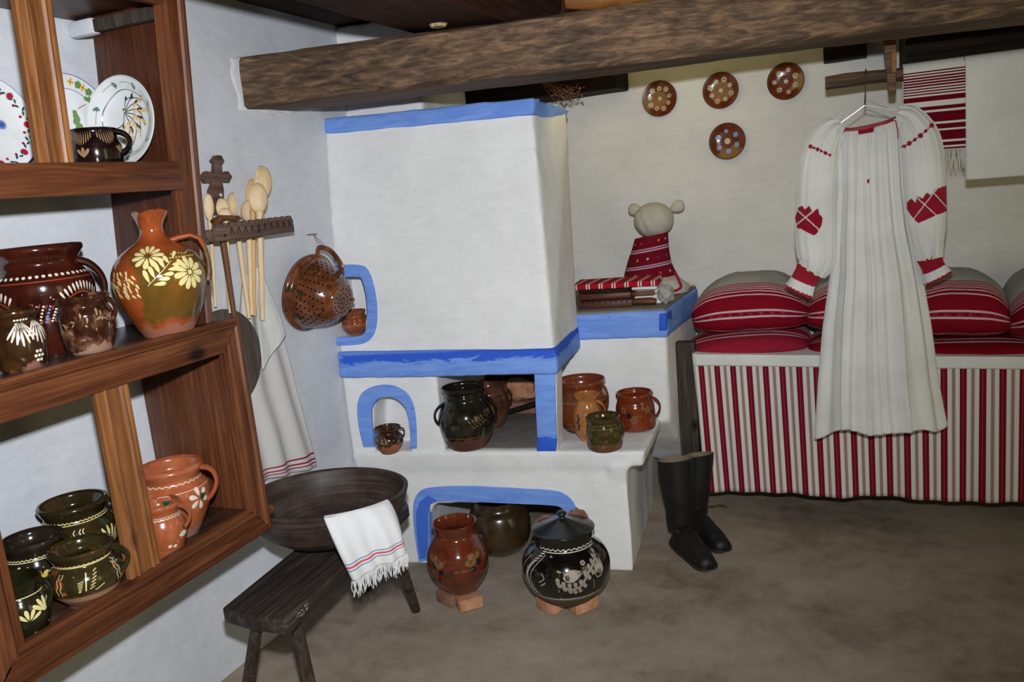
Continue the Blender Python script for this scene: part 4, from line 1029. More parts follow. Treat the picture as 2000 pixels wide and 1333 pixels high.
# plates leaning on the wall on the top shelf
def plate(cx, cy, rpx, X, label, deco, mats, rimcol='p_rim', axis=(1, 0, .10), Yp=None, mat='g_white', name='plate', group=None, depthk=.16, ytop=None):
    c = atX(cx, cy, X) if Yp is None else atY(cx, cy, Yp); r = rpx * mpp(c)
    if ytop is not None:                    # stands on the top shelf
        zt_ = (atX(cx, ytop, X) if Yp is None else atY(cx, ytop, Yp)).z; r = (zt_ - ZU) / 2; c.z = ZU + r - .0005
    ax = V(axis).normalized()
    prof = [(r * .40, 0), (r * .55, r * .01), (r * .68, r * .05), (r * .76, r * depthk * .6), (r * .96, r * depthk), (r, r * depthk * 1.1)]
    L = Lathe(c, prof, ax, face=(0, 0, 1)); root = thing(name, c, label, 'plate', group)
    bm = bmesh.new(); seg = 64; rr = []
    inn = [(r * 1.0, r * depthk * 1.12), (r * .985, r * depthk * 1.2), (r * .95, r * depthk * 1.13), (r * .78, r * depthk * .80), (r * .70, r * (.05 + .05)), (r * .55, r * .055), (.3 * r, r * .045), (.0005, r * .045)]
    for q in [(.0005, 0), (r * .38, 0)] + prof + inn: rr.append([bm.verts.new(c + L.dirn(360 * k / seg) * q[0] + ax * q[1]) for k in range(seg)])
    for a, b in zip(rr, rr[1:]):
        for k in range(seg): f = bm.faces.new((a[k], a[(k + 1) % seg], b[(k + 1) % seg], b[k])); f.smooth = True
    # painter works in plate coordinates: unit disc, y up, x to the viewer's right
    def hz(q):
        tab = [(0, r * .045), (.3, r * .045), (.55, r * .055), (.70, r * .10), (.78, r * depthk * .80), (.95, r * depthk * 1.13), (.985, r * depthk * 1.2), (1, r * depthk * 1.12)]
        return interp(tab, q)
    up = L.f; rt = -L.r if L.r.dot(EX) < 0 else L.r
    def P(x, y, o=.0008):
        q = hypot(x, y); return c + (rt * x + up * y) * r + ax * (hz(q) + o)
    def poly(pts, mi):
        cxx = sum(p[0] for p in pts) / len(pts); cyy = sum(p[1] for p in pts) / len(pts)
        cv = bm.verts.new(P(cxx, cyy, .0012)); vs = [bm.verts.new(P(*p)) for p in pts]
        for k in range(len(vs)): f = bm.faces.new((cv, vs[k], vs[(k + 1) % len(vs)])); f.material_index = mi
    class K: pass
    k = K(); k.poly = poly
    k.dot = lambda x, y, q, mi, n=8: poly([(x + q * cos(2 * pi * j / n), y + q * sin(2 * pi * j / n)) for j in range(n)], mi)
    def petal(x, y, rot, Ln, W, mi):
        cc, ss = cos(radians(rot)), sin(radians(rot))
        poly([(x + u * cc - v * ss, y + u * ss + v * cc) for u, v in ((0, 0), (Ln * .3, W * .4), (Ln * .65, W * .5), (Ln, 0), (Ln * .65, -W * .5), (Ln * .3, -W * .4))], mi)
    k.petal = petal
    def circ(q, wd, mi, a0=0, a1=360, n=72, wav=0, wn=0):
        prev = None
        for j in range(n + 1):
            a = radians(a0 + (a1 - a0) * j / n); qq = q + wav * sin(wn * a)
            cur = (bm.verts.new(P((qq - wd / 2) * cos(a), (qq - wd / 2) * sin(a))), bm.verts.new(P((qq + wd / 2) * cos(a), (qq + wd / 2) * sin(a))))
            if prev: f = bm.faces.new((prev[0], prev[1], cur[1], cur[0])); f.material_index = mi
            prev = cur
    k.circ = circ
    def line(pts, wd, mi):
        prev = None
        for j in range(len(pts)):
            a = V(pts[min(j + 1, len(pts) - 1)]) - V(pts[max(j - 1, 0)]); nn = V((-a.y, a.x)).normalized() * wd / 2; p = V(pts[j])
            cur = (bm.verts.new(P(*(p - nn))), bm.verts.new(P(*(p + nn))))
            if prev: f = bm.faces.new((prev[0], prev[1], cur[1], cur[0])); f.material_index = mi
            prev = cur
    k.line = line
    deco(k)
    link('plate_body', bm, [M[mat]] + [M[q] for q in mats], root, origin=c)
    return root
def dp_floral(k):   # 1 red 2 green 3 blue
    k.circ(.985, .015, 3)
    for j in range(56):
        a = 360 * j / 56; ra = radians(a); rr = .80 + .03 * sin(j * .9)
        if j % 7 in (0,):
            for q in range(12): k.petal(.82 * cos(ra), .82 * sin(ra), q * 30, .085, .032, 1)
        elif j % 7 in (2, 5): k.dot(.74 * cos(ra), .74 * sin(ra), .032, 1); k.petal(.80 * cos(ra), .80 * sin(ra), a + 70, .11, .045, 2)
        else: k.petal(.82 * cos(ra), .82 * sin(ra), a + (40 if j % 2 else 130), .12, .05, 2)
    for q in range(12): k.petal(.30, 0.0, q * 30, .12, .03, 3)
    for q in range(10): k.petal(.1, .2, q * 36, .1, .03, 1)
def dp_fruit(k):    # 1 blue 2 leaf 3 yellow 4 red 5 dark
    k.circ(.975, .012, 1); k.circ(.70, .012, 1)
    for a in (68, 50, 112, 135, 200, 250, 290):
        ra = radians(a)
        for q in range(5): k.dot(.84 * cos(ra) + .04 * cos(q * 1.3), .84 * sin(ra) + .04 * sin(q * 1.3), .04, 2)
    for a in (80, 60, 38, 100, 125, 180, 230):
        ra = radians(a)
        for q in range(4): k.petal(.84 * cos(ra), .84 * sin(ra), q * 90 + a, .08, .05, 3)
        k.dot(.84 * cos(ra), .84 * sin(ra), .016, 5, 6)
    for i in range(26):
        a = radians(28 - i * 2.4); q = .77 + .07 * (i % 3)
        for s in range(5): k.petal(q * cos(a), q * sin(a), s * 72 + i * 20, .035, .022, 4)
    for i in range(18): k.dot(.16 + .08 * cos(i * 2.4) * (i / 18), .18 - .32 * (i / 18) + .06 * sin(i * 1.7), .06, 2)
    k.line([(.25, .3), (.36, .36), (.46, .40)], .014, 4)
    for q in range(3): k.petal(.5, .46, q * 60, .12, .08, 2)
def dp_wheat(k):    # 1 rim green 2 dark green 3 straw
    k.circ(.985, .03, 1); k.circ(.70, .012, 2, 0, 360, 72, .012, 5)
    for a in (95, 55, 150, 210, 320, 15, 270):
        ra = radians(a)
        for q in range(6): k.petal(.82 * cos(ra), .82 * sin(ra), a + 60 + q * 14, .16 - .01 * q, .03, 2 if q % 2 else 1)
        k.circ(.80 + .05 * (a % 2), .008, 2, a + 8, a + 30, 8)
    o = (-.08, .26)
    for a in (20, -5, -28, -50, -72, -94):
        ra = radians(a)
        for q in range(9):
            d = .26 + .05 * q
            k.petal(o[0] + d * cos(ra), o[1] + d * sin(ra) * 1.0, a + (28 if q % 2 else -28), .10, .05, 3)
    for a, s in ((55, .42), (6, .6), (-18, .7), (-40, .75), (-62, .8), (-84, .7), (-118, .5), (30, .6)):
        ra = radians(a); pts = [(o[0] + s * t * cos(ra + .35 * sin(t * 4)), o[1] + s * t * sin(ra + .35 * sin(t * 4))) for t in [j / 8 for j in range(9)]]
        k.line(pts, .020, 2); k.petal(pts[4][0], pts[4][1], a + 15, .20 * s * 1.6, .06, 2)
    k.dot(o[0], o[1], .04, 3); k.dot(o[0] - .02, o[1] + .03, .03, 2)
XP = -1.885
plate(-28, 237, 89, XP, 'white plate with red and green flower border, leftmost on the top shelf', dp_floral, ['p_red', 'p_green', 'p_blue'], ytop=146)
plate(134, 232, 87, XP - .012, 'white plate with strawberries and yellow flowers, behind the black mug', dp_fruit, ['p_blue', 'p_leaf', 'p_yellow', 'p_red', 'hole_dark'], ytop=145)
plate(252, 232, 84, 0, 'white bowl-plate with a wheat ear bouquet, rightmost on the top shelf', dp_wheat, ['p_rim', 'p_dark', 'p_straw'], depthk=.24, axis=(.0, -1, .12), Yp=1.738, ytop=147)
# brown plates hung on the back wall
def dp_wall(kind):
    def f(k):
        k.circ(.93, .05, 2); 
        if kind == 'blue':
            for q in range(6):
                a = radians(q * 60 + 35); 
                for s in range(6): k.petal(.56 * cos(a), .56 * sin(a), s * 60, .17 if q != 1 else .12, .13, 3)
                k.dot(.56 * cos(a), .56 * sin(a), .05, 1)
            k.dot(0, 0, .17, 1)
        else:
            n = 9 if kind == 'a' else (8 if kind == 'b' else 7)
            for q in range(n):
                a = radians(q * 360 / n + (10 if kind == 'a' else 25)); rr = .56 + .05 * (q % 2)
                for s in range(7): k.petal(rr * cos(a), rr * sin(a), s * 51 + q * 9, .155 + .04 * ((q + (kind == 'c')) % 2), .075, 1)
                k.dot(rr * cos(a), rr * sin(a), .065, 3 if (q + (kind == 'b')) % 2 else 2, 6)
            for s in range(5): k.petal(0, 0, s * 72, .14, .10, 1)
    return f
wm = ['slip_wall', 'slip_mud', 'slip_blue']
plate(1289, 193, 34, 0, 'round brown wall plate with cream flowers, leftmost of the upper three', dp_wall('a'), wm, axis=(0, -1, .03), Yp=3.945, mat='g_plate', name='wall_plate', group='brown plates on the back wall')
plate(1408, 177, 34.5, 0, 'round brown wall plate with cream flowers, middle of the upper three', dp_wall('b'), wm, axis=(0, -1, .03), Yp=3.945, mat='g_plate', name='wall_plate', group='brown plates on the back wall')
plate(1535, 159, 35, 0, 'round brown wall plate, rightmost of the upper three, nearest the hanging pole', dp_wall('c'), wm, axis=(0, -1, .03), Yp=3.945, mat='g_plate', name='wall_plate', group='brown plates on the back wall')
plate(1421, 276, 35, 0, 'round brown wall plate with blue blossoms, hanging alone below the other three', dp_wall('blue'), wm, axis=(0, -1, .03), Yp=3.945, mat='g_plate', name='wall_plate', group='brown plates on the back wall')

# ================================================================== pots on and around the stove
ZBN = .491
pot('mug', 696, 604, 656, HP(696, 656)[2] - .001, [(0, 12), (.08, 15), (.25, 23), (.45, 25), (.62, 23), (.78, 18), (.88, 22), (1, 24)], M['g_nichemug'],
    'tiny banded brown mug in the small blue-edged niche behind the colander', 'mug', None, [(75, .84, .5, .004, .0028)], d_niche, [M['slip_tan']], wall=.003, fwd=.015)
pot('mug', 763, 828, 887, ZBN - .001, [(0, 17), (.06, 19), (.25, 25), (.45, 28), (.62, 27), (.76, 22), (.84, 21), (.93, 25), (1, 26)], M['g_smallpot'],
    'small brown and pink mug standing before the arched niche', 'mug', None, [(80, .93, .56, .012, .0035, .6, .003)], d_small, [M['slip_taupe']], wall=.004)
pot('jar', 917, 745, 881, .496, [(0, 34), (.04, 38), (.15, 46), (.30, 52), (.48, 54), (.62, 50), (.72, 42), (.80, 37), (.86, 38), (.90, 36), (.95, 41), (1, 42)], M['g_twohandle'],
    'dark olive two-handled jar with a pale leaf sprig in the fire opening', 'jar', None, [(82, .82, .40, .012, .006), (-82, .76, .42, .012, .006)], d_two, [M['slip_dull'], M['slip_mud']])
pot('pot', 962, 742, 838, .496, [(0, 22), (.08, 26), (.3, 34), (.55, 39), (.72, 38), (.82, 33), (.90, 34), (1, 38)], M['g_backpot'],
    'brown flowered pot half hidden behind the two-handled jar', 'pot', None, [(75, .9, .5, .014, .005)], d_small, [M['slip_mud']], fwd=.0)
pot('pot', 872, 742, 826, .496, [(0, 18), (.3, 22), (.7, 20), (.85, 18), (1, 20)], M['g_deepgreen'],
    'dark pot standing at the very back left of the fire opening', 'pot')
pot('pot', 1143, 730, 848, ZBN, [(0, 32), (.05, 38), (.2, 45), (.45, 48), (.68, 46), (.78, 42), (.86, 43), (.94, 47), (1, 47)], M['g_redbig'],
    'large reddish brown pot at the back of the stove bench', 'pot', None, [(70, .88, .45, .010, .006)], d_redbig, [M['slip_tan']])
pot('jug', 1152, 763, 864, ZBN, [(0, 18), (.05, 19), (.2, 26), (.42, 30), (.6, 28), (.75, 22), (.86, 20), (.94, 24), (1, 26)], M['g_amber'],
    'slender amber jug with a dark spotted side on the stove bench', 'jug', None, [(80, .84, .48, .010, .0045)], d_amber, [M['slip_taupe'], M['slip_night']], wall=.004)
pot('mug', 1244, 757, 845, ZBN, [(0, 30), (.05, 36), (.2, 38), (.45, 38), (.65, 37), (.78, 34), (.88, 34), (.95, 36), (1, 35)], M['g_redmug'],
    'dark red mug with tan blossoms, rightmost on the stove bench', 'mug', None, [(84, .84, .30, .022, .0048)], d_redmug, [M['slip_dull'], M['slip_night'], M['slip_mud']])
pot('mug', 1183, 803, 884, ZBN, [(0, 30), (.06, 33), (.25, 35), (.5, 35), (.72, 33), (.80, 31), (.92, 33), (1, 33)], M['g_olivemug'],
    'olive green mug with a yellow dotted band, at the front of the stove bench', 'mug', None, [(70, .84, .40, .012, .0045)], d_olive, [M['slip_dull']])
# floor
crock = pot('crock', 903, 1003, 1163, .045, [(0, 24), (.05, 32), (.15, 44), (.30, 55), (.48, 60), (.62, 57), (.76, 46), (.84, 39), (.92, 40), (1, 43)], M['g_crock'],
    'tall glossy red-brown crock standing on bricks in front of the stove arch', 'crock', None, (), d_crock, [M['slip_mud'], M['slip_dull'], M['slip_night']])
pot('pot', 982, 958, 1088, .002, [(0, 28), (.06, 38), (.2, 52), (.4, 60), (.58, 61), (.78, 55), (.88, 46), (1, 44)], M['g_archpot'],
    'big dull green-brown pot inside the low stove arch', 'pot')
bp = pot('jar', 1113, 1008, 1186, .045, [(0, 30), (.04, 38), (.14, 58), (.28, 76), (.46, 85), (.60, 84), (.72, 75), (.80, 62), (.86, 56), (.93, 57), (1, 58)], M['g_blackpot'],
    'wide black lidded jar with grey plant drawings standing on bricks', 'jar', None, (), d_blackpot, [M['slip_grey'], M['slip_white'], M['slip_white']], depth=.4)
# its lid
k = mpp(bp.c); R = 56 * k
lidc = bp.c + V((0, 0, bp.H - .004))
L = Lathe(lidc, [(R * 1.02, 0.0), (R * 1.08, .004), (R * 1.05, .009), (R * .7, .020), (R * .3, .034), (R * .13, .042), (R * .11, .049), (R * .18, .057), (R * .13, .064), (.001, .066)])
bm = bmesh.new(); seg = 48; rr = []
for q in [(.0005, .0)] + list(L.P): rr.append([bm.verts.new(lidc + L.dirn(360 * j / seg) * max(q[0], .0004) + V((0, 0, q[1]))) for j in range(seg)])
for a, b in zip(rr, rr[1:]):
    for j in range(seg): bm.faces.new((a[j], a[(j + 1) % seg], b[(j + 1) % seg], b[j])).smooth = True
tag(link('lid', bm, M['g_lid'], bp.root), 'black conical knobbed lid')
# broken rim sherds rising behind the lid
bm = bmesh.new()
for a0, a1, hh in ((-165, -115, .030), (118, 172, .040), (-112, -96, .012)):
    n = 10; vs = []
    for j in range(n + 1):
        a = a0 + (a1 - a0) * j / n; h = hh * (sin(pi * j / n) ** .5) * (.8 + .3 * random.random())
        vs.append([bm.verts.new(bp.c + bp.dirn(a) * (R * 1.03 + o) + V((0, 0, bp.H - .01 + z))) for o, z in ((.004, 0), (.006, h), (-.001, h), (-.002, 0))])
    for p, q in zip(vs, vs[1:]):
        for s in range(4): bm.faces.new((p[s], p[(s + 1) % 4], q[(s + 1) % 4], q[s]))
    bm.faces.new(vs[0]); bm.faces.new(vs[-1][::-1])
bmesh.ops.recalc_face_normals(bm, faces=bm.faces)
link('broken_rim', bm, M['brick_dusty'], bp.root)
# bricks
def brickblock(cx, cy, l, w, h, rot, mt, label):
    c = atZ(cx, cy, 0.0); a = radians(rot); u = V((cos(a), sin(a), 0)); v = V((-sin(a), cos(a), 0)); bm = bmesh.new()
    f = lambda x, y, z: c + u * x * l / 2 + v * y * w / 2 + V((0, 0, z * h))
    hexa(bm, [f(-1, -1, 0), f(1, -1, 0), f(1, 1, 0), f(-1, 1, 0), f(-1, -1, 1), f(1, -1, 1), f(1, 1, 1), f(-1, 1, 1)], .004)
    tag(link('brick', bm, M[mt]), label, 'brick', 'bricks under the floor pots')
brickblock(918, 1186, .09, .055, .0445, 42, 'brick', 'pale brick piece under the right front of the red-brown crock')
brickblock(878, 1176, .09, .055, .0445, -25, 'brick_dusty', 'dusty brick piece under the left side of the red-brown crock')
brickblock(1075, 1190, .09, .055, .0445, -28, 'brick', 'pale brick piece under the left side of the black jar')
brickblock(1140, 1190, .10, .055, .0445, 52, 'brick', 'pale brick piece under the right side of the black jar')
# bricks and a firewood billet in the hearth
bm = bmesh.new(); hexa(bm, [S(.40, .50, .495), S(.85, .50, .495), S(.85, .58, .495), S(.40, .58, .495), S(.40, .50, .545), S(.85, .50, .545), S(.85, .58, .545), S(.40, .58, .545)], .004)
tag(link('brick', bm, M['brick_dusty']), 'long orange brick at the back of the fire opening', 'brick')
def rock(c, r, mt, name, label, cat):
    bm = bmesh.new(); bmesh.ops.create_icosphere(bm, subdivisions=3, radius=1)
    for v in bm.verts:
        p = v.co.copy(); q = 1 + .28 * noise.noise(p * 1.6 + V(c) * 9); v.co = V((p.x * r[0] * q, p.y * r[1] * q, p.z * r[2] * q)) + V(c)
    tag(link(name, bm, M[mt], smooth=False), label, cat)
lq = SP(1012, 764, .54); rock(S(lq[0], .54, .598), (.095, .04, .050), 'brick', 'clay_lump', 'orange clay lump on the brick in the fire opening, nearer the pillar', 'lump')
lq = SP(968, 770, .54); rock(S(lq[0], .54, .585), (.06, .035, .040), 'brick_dusty', 'clay_lump', 'dusty clay lump behind the pots in the fire opening', 'lump')
bm = bmesh.new(); lq = SP(1020, 783, .47); tube(bm, [S(lq[0] - .10, .44, .512), S(lq[0] + .12, .49, .560)], [.010, .015], 9); tag(link('firewood', bm, M['dark_timber']), 'dark stick of firewood lying across the hearth brick', 'firewood')

# ================================================================== bench with the wooden bowl
BT = .46
bench = thing('wooden_bench', (-1.49, 1.95, 0), 'low dark worn wooden bench under the round wooden bowl', 'bench')
tq = [atZ(433, 1188, BT), atZ(560, 1213, BT), atZ(594, 1178, BT), atZ(798, 986, BT), atZ(770, 973, BT)]
far_l = tq[3] + (tq[0] - tq[2]) * 1.0
outl = [tq[0], tq[0] * .5 + tq[1] * .5 + V((0, -.01, 0)), tq[1], tq[2], tq[3], tq[3] + (far_l - tq[3]) * .15 + V((0, .05, 0)), far_l + V((0, .05, 0)), far_l, ]
bm = bmesh.new(); prism(bm, [p for p in outl], [p - V((0, 0, .045)) for p in outl], .007)
link('seat', bm, M['bench_wood'], bench)
def leg(pt, pb, w0, w1):
    bm = bmesh.new(); pt, pb = V(pt), V(pb); tube(bm, [pt, pt * .5 + pb * .5, pb], [w0, (w0 + w1) / 2, w1], 8); return bm
link('leg', leg(atZ(503, 1212, BT - .03), atZ(478, 1390, 0), .017, .022), M['leg_wood'], bench)
link('leg', leg(atZ(572, 1192, BT - .03), atZ(617, 1400, 0), .017, .022), M['leg_wood'], bench)
link('leg', leg(atZ(778, 1085, BT - .03), atZ(812, 1192, 0), .016, .018), M['leg_wood'], bench)
link('leg', leg(far_l + V((.05, -.02, -.03)), V((-1.79, 2.55, 0.0)), .016, .018), M['leg_wood'], bench)
# faded white inventory scribble painted on the bench edge (illegible)
bm = bmesh.new(); e0, e1 = atZ(578, 1196, BT), atZ(606, 1164, BT); ed = (e1 - e0).normalized(); en = V((ed.y, -ed.x, 0))
if en.dot(CAM - e0) < 0: en = -en
for r_ in range(2):
    for j in range(13):
        if random.random() < .15: continue
        p = e0 + ed * (j * .0075 + r_ * .012) + en * .0015 + V((0, 0, -.010 - r_ * .012))
        for s_ in range(2):
            a = p + V((0, 0, random.uniform(-.004, .004))) + ed * random.uniform(0, .003); b_ = p + V((0, 0, random.uniform(-.004, .004))) + ed * random.uniform(.001, .005)
            if (b_ - a).length > .001: tube(bm, [a, b_], .0006, 4)
link('chalk_marks', bm, M['chalk'], bench)
# bowl (slightly tilted to the right)
bc = V((-1.585, 2.055, BT + .002)); tilt = V((.012, .05, 1)).normalized(); Rb = .256
prof = [(Rb * .50, 0), (Rb * .62, .012), (Rb * .80, .045), (Rb * .93, .09), (Rb * .99, .13), (Rb * 1.0, .142)]
bc2 = bc + V((.045, -.02, .012))
L = Lathe(bc2, prof, tilt); bowl = thing('wooden_bowl', bc2, 'wide dark turned wooden bowl resting on the bench', 'bowl')
bm = bmesh.new(); L.mesh(bm, wall=.014, depth=.86, seg=80); link('bowl_body', bm, M['bowl_wood'], bowl, origin=bc2); BL = L
# towel draped over its rim
Ltop = Lathe(bc2, prof, tilt)
def rimpoint(px, out=0.0, up=0.0):
    best = None
    for a in range(-100, 101):
        p = Ltop.c + Ltop.dirn(a) * (Rb * 1.0 + out) + Ltop.ax * (.146 + up); x, y = proj(p)
        if best is None or abs(x - px) < best[0]: best = (abs(x - px), p, a)
    return best[1], best[2]
_, aL = rimpoint(632); _, aR = rimpoint(757)
def towel_f(u, v):
    a = aL + (aR - aL) * u
    ww = .010 * sin(u * 9 + 1.0) * min(1, v * 1.5) + .005 * sin(u * 23) * v
    if v < .22:                                   # inside the bowl up to the rim
        q = v / .22; rr = Rb * (.84 + .17 * q); h = .085 + .067 * min(1, q * 1.15)
        return Ltop.c + Ltop.dirn(a) * (rr) + Ltop.ax * (h)
    q = (v - .22) / .78
    top = Ltop.c + Ltop.dirn(a) * (Rb * 1.0 + .008 + ww * .3) + Ltop.ax * .150
    drop = (.150 + .045 * (1 - u))
    out = .012 * (1 - exp(-q * 8)) + .010 * sin(q * 3)
    return top + Ltop.dirn(a) * (out + ww) + V((0, 0, -drop * q)) + V((.045 * q * (1 - u) + .028 * q * u, .03 * q * (1 - u), 0))
towel = thing('towel', towel_f(.5, .22), 'white fringed towel with a red and blue stripe draped over the bowl rim', 'towel')
x = NT('towel_white', .95, .1); s = x.sep(x.mapping((1, 1, 1), 'UV'))
x.color(x.ramp(s[1], [(0, srgb(222, 222, 224)), (.770, srgb(90, 110, 170)), (.782, srgb(222, 222, 224)), (.806, srgb(206, 96, 104)), (.835, srgb(222, 222, 224)), (.858, srgb(90, 110, 170)), (.870, srgb(222, 222, 224))], 'CONSTANT'))
x.bump(x.noise(x.mapping(), 400, 2, .5), .25, .002); M['towel_white'] = x.m
bm = bmesh.new(); grid(bm, towel_f, 40, 40, uvf=lambda u, v: (u, v))
o = link('cloth', bm, M['towel_white'], towel, origin=towel_f(.5, .22)); md = o.modifiers.new('t', 'SOLIDIFY'); md.thickness = .0025; md.offset = 1
bm = bmesh.new()
for j in range(72):
    u = j / 71; p = towel_f(u, 1.0); ln = .046 + random.uniform(-.008, .006)
    tube(bm, [p, p + V((random.uniform(-.004, .004), random.uniform(-.004, .004), -ln * .5)), p + V((random.uniform(-.007, .007), random.uniform(-.006, .006), -ln))], [.0017, .0015, .0008], 5)
link('fringe', bm, M['linen_cool'], towel, origin=towel_f(.5, .22))

# ================================================================== spoon rack on the left wall
sr = thing('spoon_rack', (-1.90, 2.2, 1.44), 'carved dark wooden spoon rack with a cross finial on the left wall', 'rack')
def wedgebox(px0, px1, X0, X1, bev=.002): pass
a0 = atX(412, 462, -1.80); a1 = atX(578, 455, -1.80)
ya, yb, zb0, zb1 = 2.035, 2.425, 1.418, 1.462
bm = bmesh.new(); box(bm, -1.822, -1.802, ya, yb, zb0, zb1, .002)
n = 12
for j in range(n):
    y = ya + .012 + (yb - ya - .024) * j / (n - 1); r = .009
    tube(bm, [(-1.820, y, zb1 + .004), (-1.804, y, zb1 + .004)], [r, r], 10)
link('front_board', bm, M['rack_wood'], sr)
bm = bmesh.new()
for j in range(10):
    y = ya + .07 + .033 * j
    for sg in (-1, 1): tube(bm, [(-1.8015, y, zb1 - .004), (-1.8015, y + sg * .008, zb1 - .024)], .0016, 4)
tag(link('carving', bm, M['hole_dark'], sr), 'dark notched zigzag carving')
bm = bmesh.new(); tube(bm, [(-1.803, ya + .035, zb0 + .018), (-1.799, ya + .035, zb0 + .018)], .0055, 8); link('nail_head', bm, M['iron'], sr)
bm = bmesh.new(); tube(bm, [(-1.803, ya + .20, zb0 + .018), (-1.799, ya + .20, zb0 + .018)], .0045, 8); link('nail_head', bm, M['iron'], sr)
for y in (ya, yb - .018):
    bm = bmesh.new(); box(bm, -1.925, -1.822, y, y + .018, zb0 + .002, zb1 - .004, .002); link('side_board', bm, M['rack_wood'], sr)
bm = bmesh.new(); box(bm, -1.90, -1.822, ya + .018, yb - .018, zb0 + .004, zb0 + .016, .002)
link('slotted_board', bm, M['rack_wood'], sr)
# cross-shaped back board
X = -1.905
def cp(x, y): return atX(x, y, X)
cross = [(416, 420), (413, 372), (418, 360), (417, 355), (404, 358), (398, 344), (406, 334), (416, 338), (421, 334), (422, 320), (417, 314), (425, 303), (433, 304), (439, 315), (434, 323), (435, 336), (441, 338), (446, 334), (454, 345), (448, 357), (436, 354), (436, 361), (438, 372), (437, 420)]
bm = bmesh.new(); f = [cp(*q) for q in cross]; prism(bm, f, [p + V((-.02, 0, 0)) for p in f], .0015)
link('cross_board', bm, M['rack_wood'], sr)
bm = bmesh.new(); q = cp(431, 381); tube(bm, [q + V((-.001, 0, 0)), q + V((.0015, 0, 0))], .006, 10); tag(link('hang_hole', bm, M['wall_plaster'], sr), 'white wall showing through the hole')
bm = bmesh.new()
tube(bm, [atX(414, 432, -1.86), atX(428, 425, -1.81), atX(466, 425, -1.80), atX(470, 428, -1.80)], [.006, .008, .006, .004], 8)
tube(bm, [atX(418, 440, -1.83), atX(434, 424, -1.80)], [.006, .008], 8)
link('carved_arm', bm, M['stick_wood'], sr)
# spoons: bowls up, handles hanging down through the rack
def spoon(hx, hy, w, h, tilt, bx, by, X, mt, label, X2=None, hw=6.0):
    """head centre px (hx,hy), size px, tip of the handle px (bx,by)"""
    c = atX(hx, hy, X); k = mpp(c) * 1.42; e = atX(bx, by, X2 or X)
    ax = (c - e).normalized(); side = V((1, 0, 0)).cross(ax).normalized(); nrm = ax.cross(side)
    nrm = -nrm if nrm.x < 0 else nrm
    side = side * cos(radians(tilt)) + nrm * sin(radians(tilt)); nrm = ax.cross(side).normalized()
    if nrm.dot(CAM - c) < 0: nrm = -nrm
    root = thing('wooden_spoon', e, label, 'spoon', 'wooden spoons in the rack')
    bm = bmesh.new(); hl, hh = w * k / 2, h * mpp(c) / 2; nu, nv = 20, 14; rings = []
    def shell(sc, dz, flip):
        rows = []
        for j in range(nv + 1):
            v = -1 + 2 * j / nv; wd = hl * sqrt(max(0, 1 - v * v)) * (1 - .16 * v if v > 0 else 1 + .05 * v) * sc + .0006; row = []
            for i in range(nu + 1):
                u = -1 + 2 * i / nu; cup = (1 - u * u) * sqrt(max(0, 1 - v * v)) * hl * .75
                row.append(bm.verts.new(c + side * u * wd + ax * v * hh + nrm * (cup * (1 if not flip else .55) - dz)))
            rows.append(row)
        return rows
    A = shell(1, 0, False); B = shell(.94, .003, True)
    for R_, fl in ((A, 0), (B, 1)):
        for p, q in zip(R_, R_[1:]):
            for i in range(nu): bm.faces.new((p[i], p[i + 1], q[i + 1], q[i]) if not fl else (p[i], q[i], q[i + 1], p[i + 1])).smooth = True
    for p, q, p2, q2 in zip(A, A[1:], B, B[1:]):
        bm.faces.new((p[0], q[0], q2[0], p2[0])); bm.faces.new((p[-1], p2[-1], q2[-1], q[-1]))
    bm.faces.new(A[0] + B[0][::-1]); bm.faces.new(A[-1][::-1] + B[-1])
    bmesh.ops.remove_doubles(bm, verts=bm.verts, dist=.0002); bmesh.ops.recalc_face_normals(bm, faces=bm.faces)
    link('spoon_bowl', bm, M[mt], root, origin=e)
    bm = bmesh.new(); r = hw * mpp(c) * .68
    tube(bm, [c - ax * hh * .85 + nrm * hl * .1, c - ax * (hh * 1.25), c * .5 + e * .5, e], [r * 1.3, r, r * .95, r * .7], 10); link('handle', bm, M[mt], root, origin=e)
spoon(511, 357, 37, 68, 10, 508, 620, -1.885, 'spoon_wood', 'tallest pale wooden spoon standing in the rack', hw=9)
spoon(493, 382, 26, 66, 0, 497, 618, -1.895, 'spoon_old', 'yellower wooden spoon half hidden behind the two tallest spoons', hw=8)
spoon(505, 388, 32, 62, -10, 513, 626, -1.855, 'spoon_wood', 'pale wooden spoon in front of the tallest one', hw=9)
spoon(457, 400, 24, 48, 50, 487, 622, -1.875, 'spoon_wood', 'pale spoon turned sideways, right of the cross', hw=8)
spoon(484, 413, 25, 44, 45, 492, 616, -1.86, 'spoon_wood', 'low pale spoon turned sideways in the middle of the rack', hw=8)
spoon(434, 407, 28, 40, 10, 448, 606, -1.885, 'spoon_wood', 'short pale spoon just below the cross', hw=7)
spoon(440, 420, 24, 28, 5, 450, 612, -1.85, 'spoon_wood', 'lowest pale spoon in front of the cross foot', hw=7)
spoon(408, 404, 18, 52, 0, 421, 600, -1.895, 'spoon_wood', 'pale spoon partly hidden behind the edge of the brown rack', hw=6)
bm = bmesh.new(); tube(bm, [atX(433, 455, -1.84), atX(446, 540, -1.84), atX(458, 622, -1.84)], [.011, .009, .0085], 9)
tag(link('wooden_stick', bm, M['stick_wood']), 'dark brown stick hanging among the pale spoon handles', 'stick')

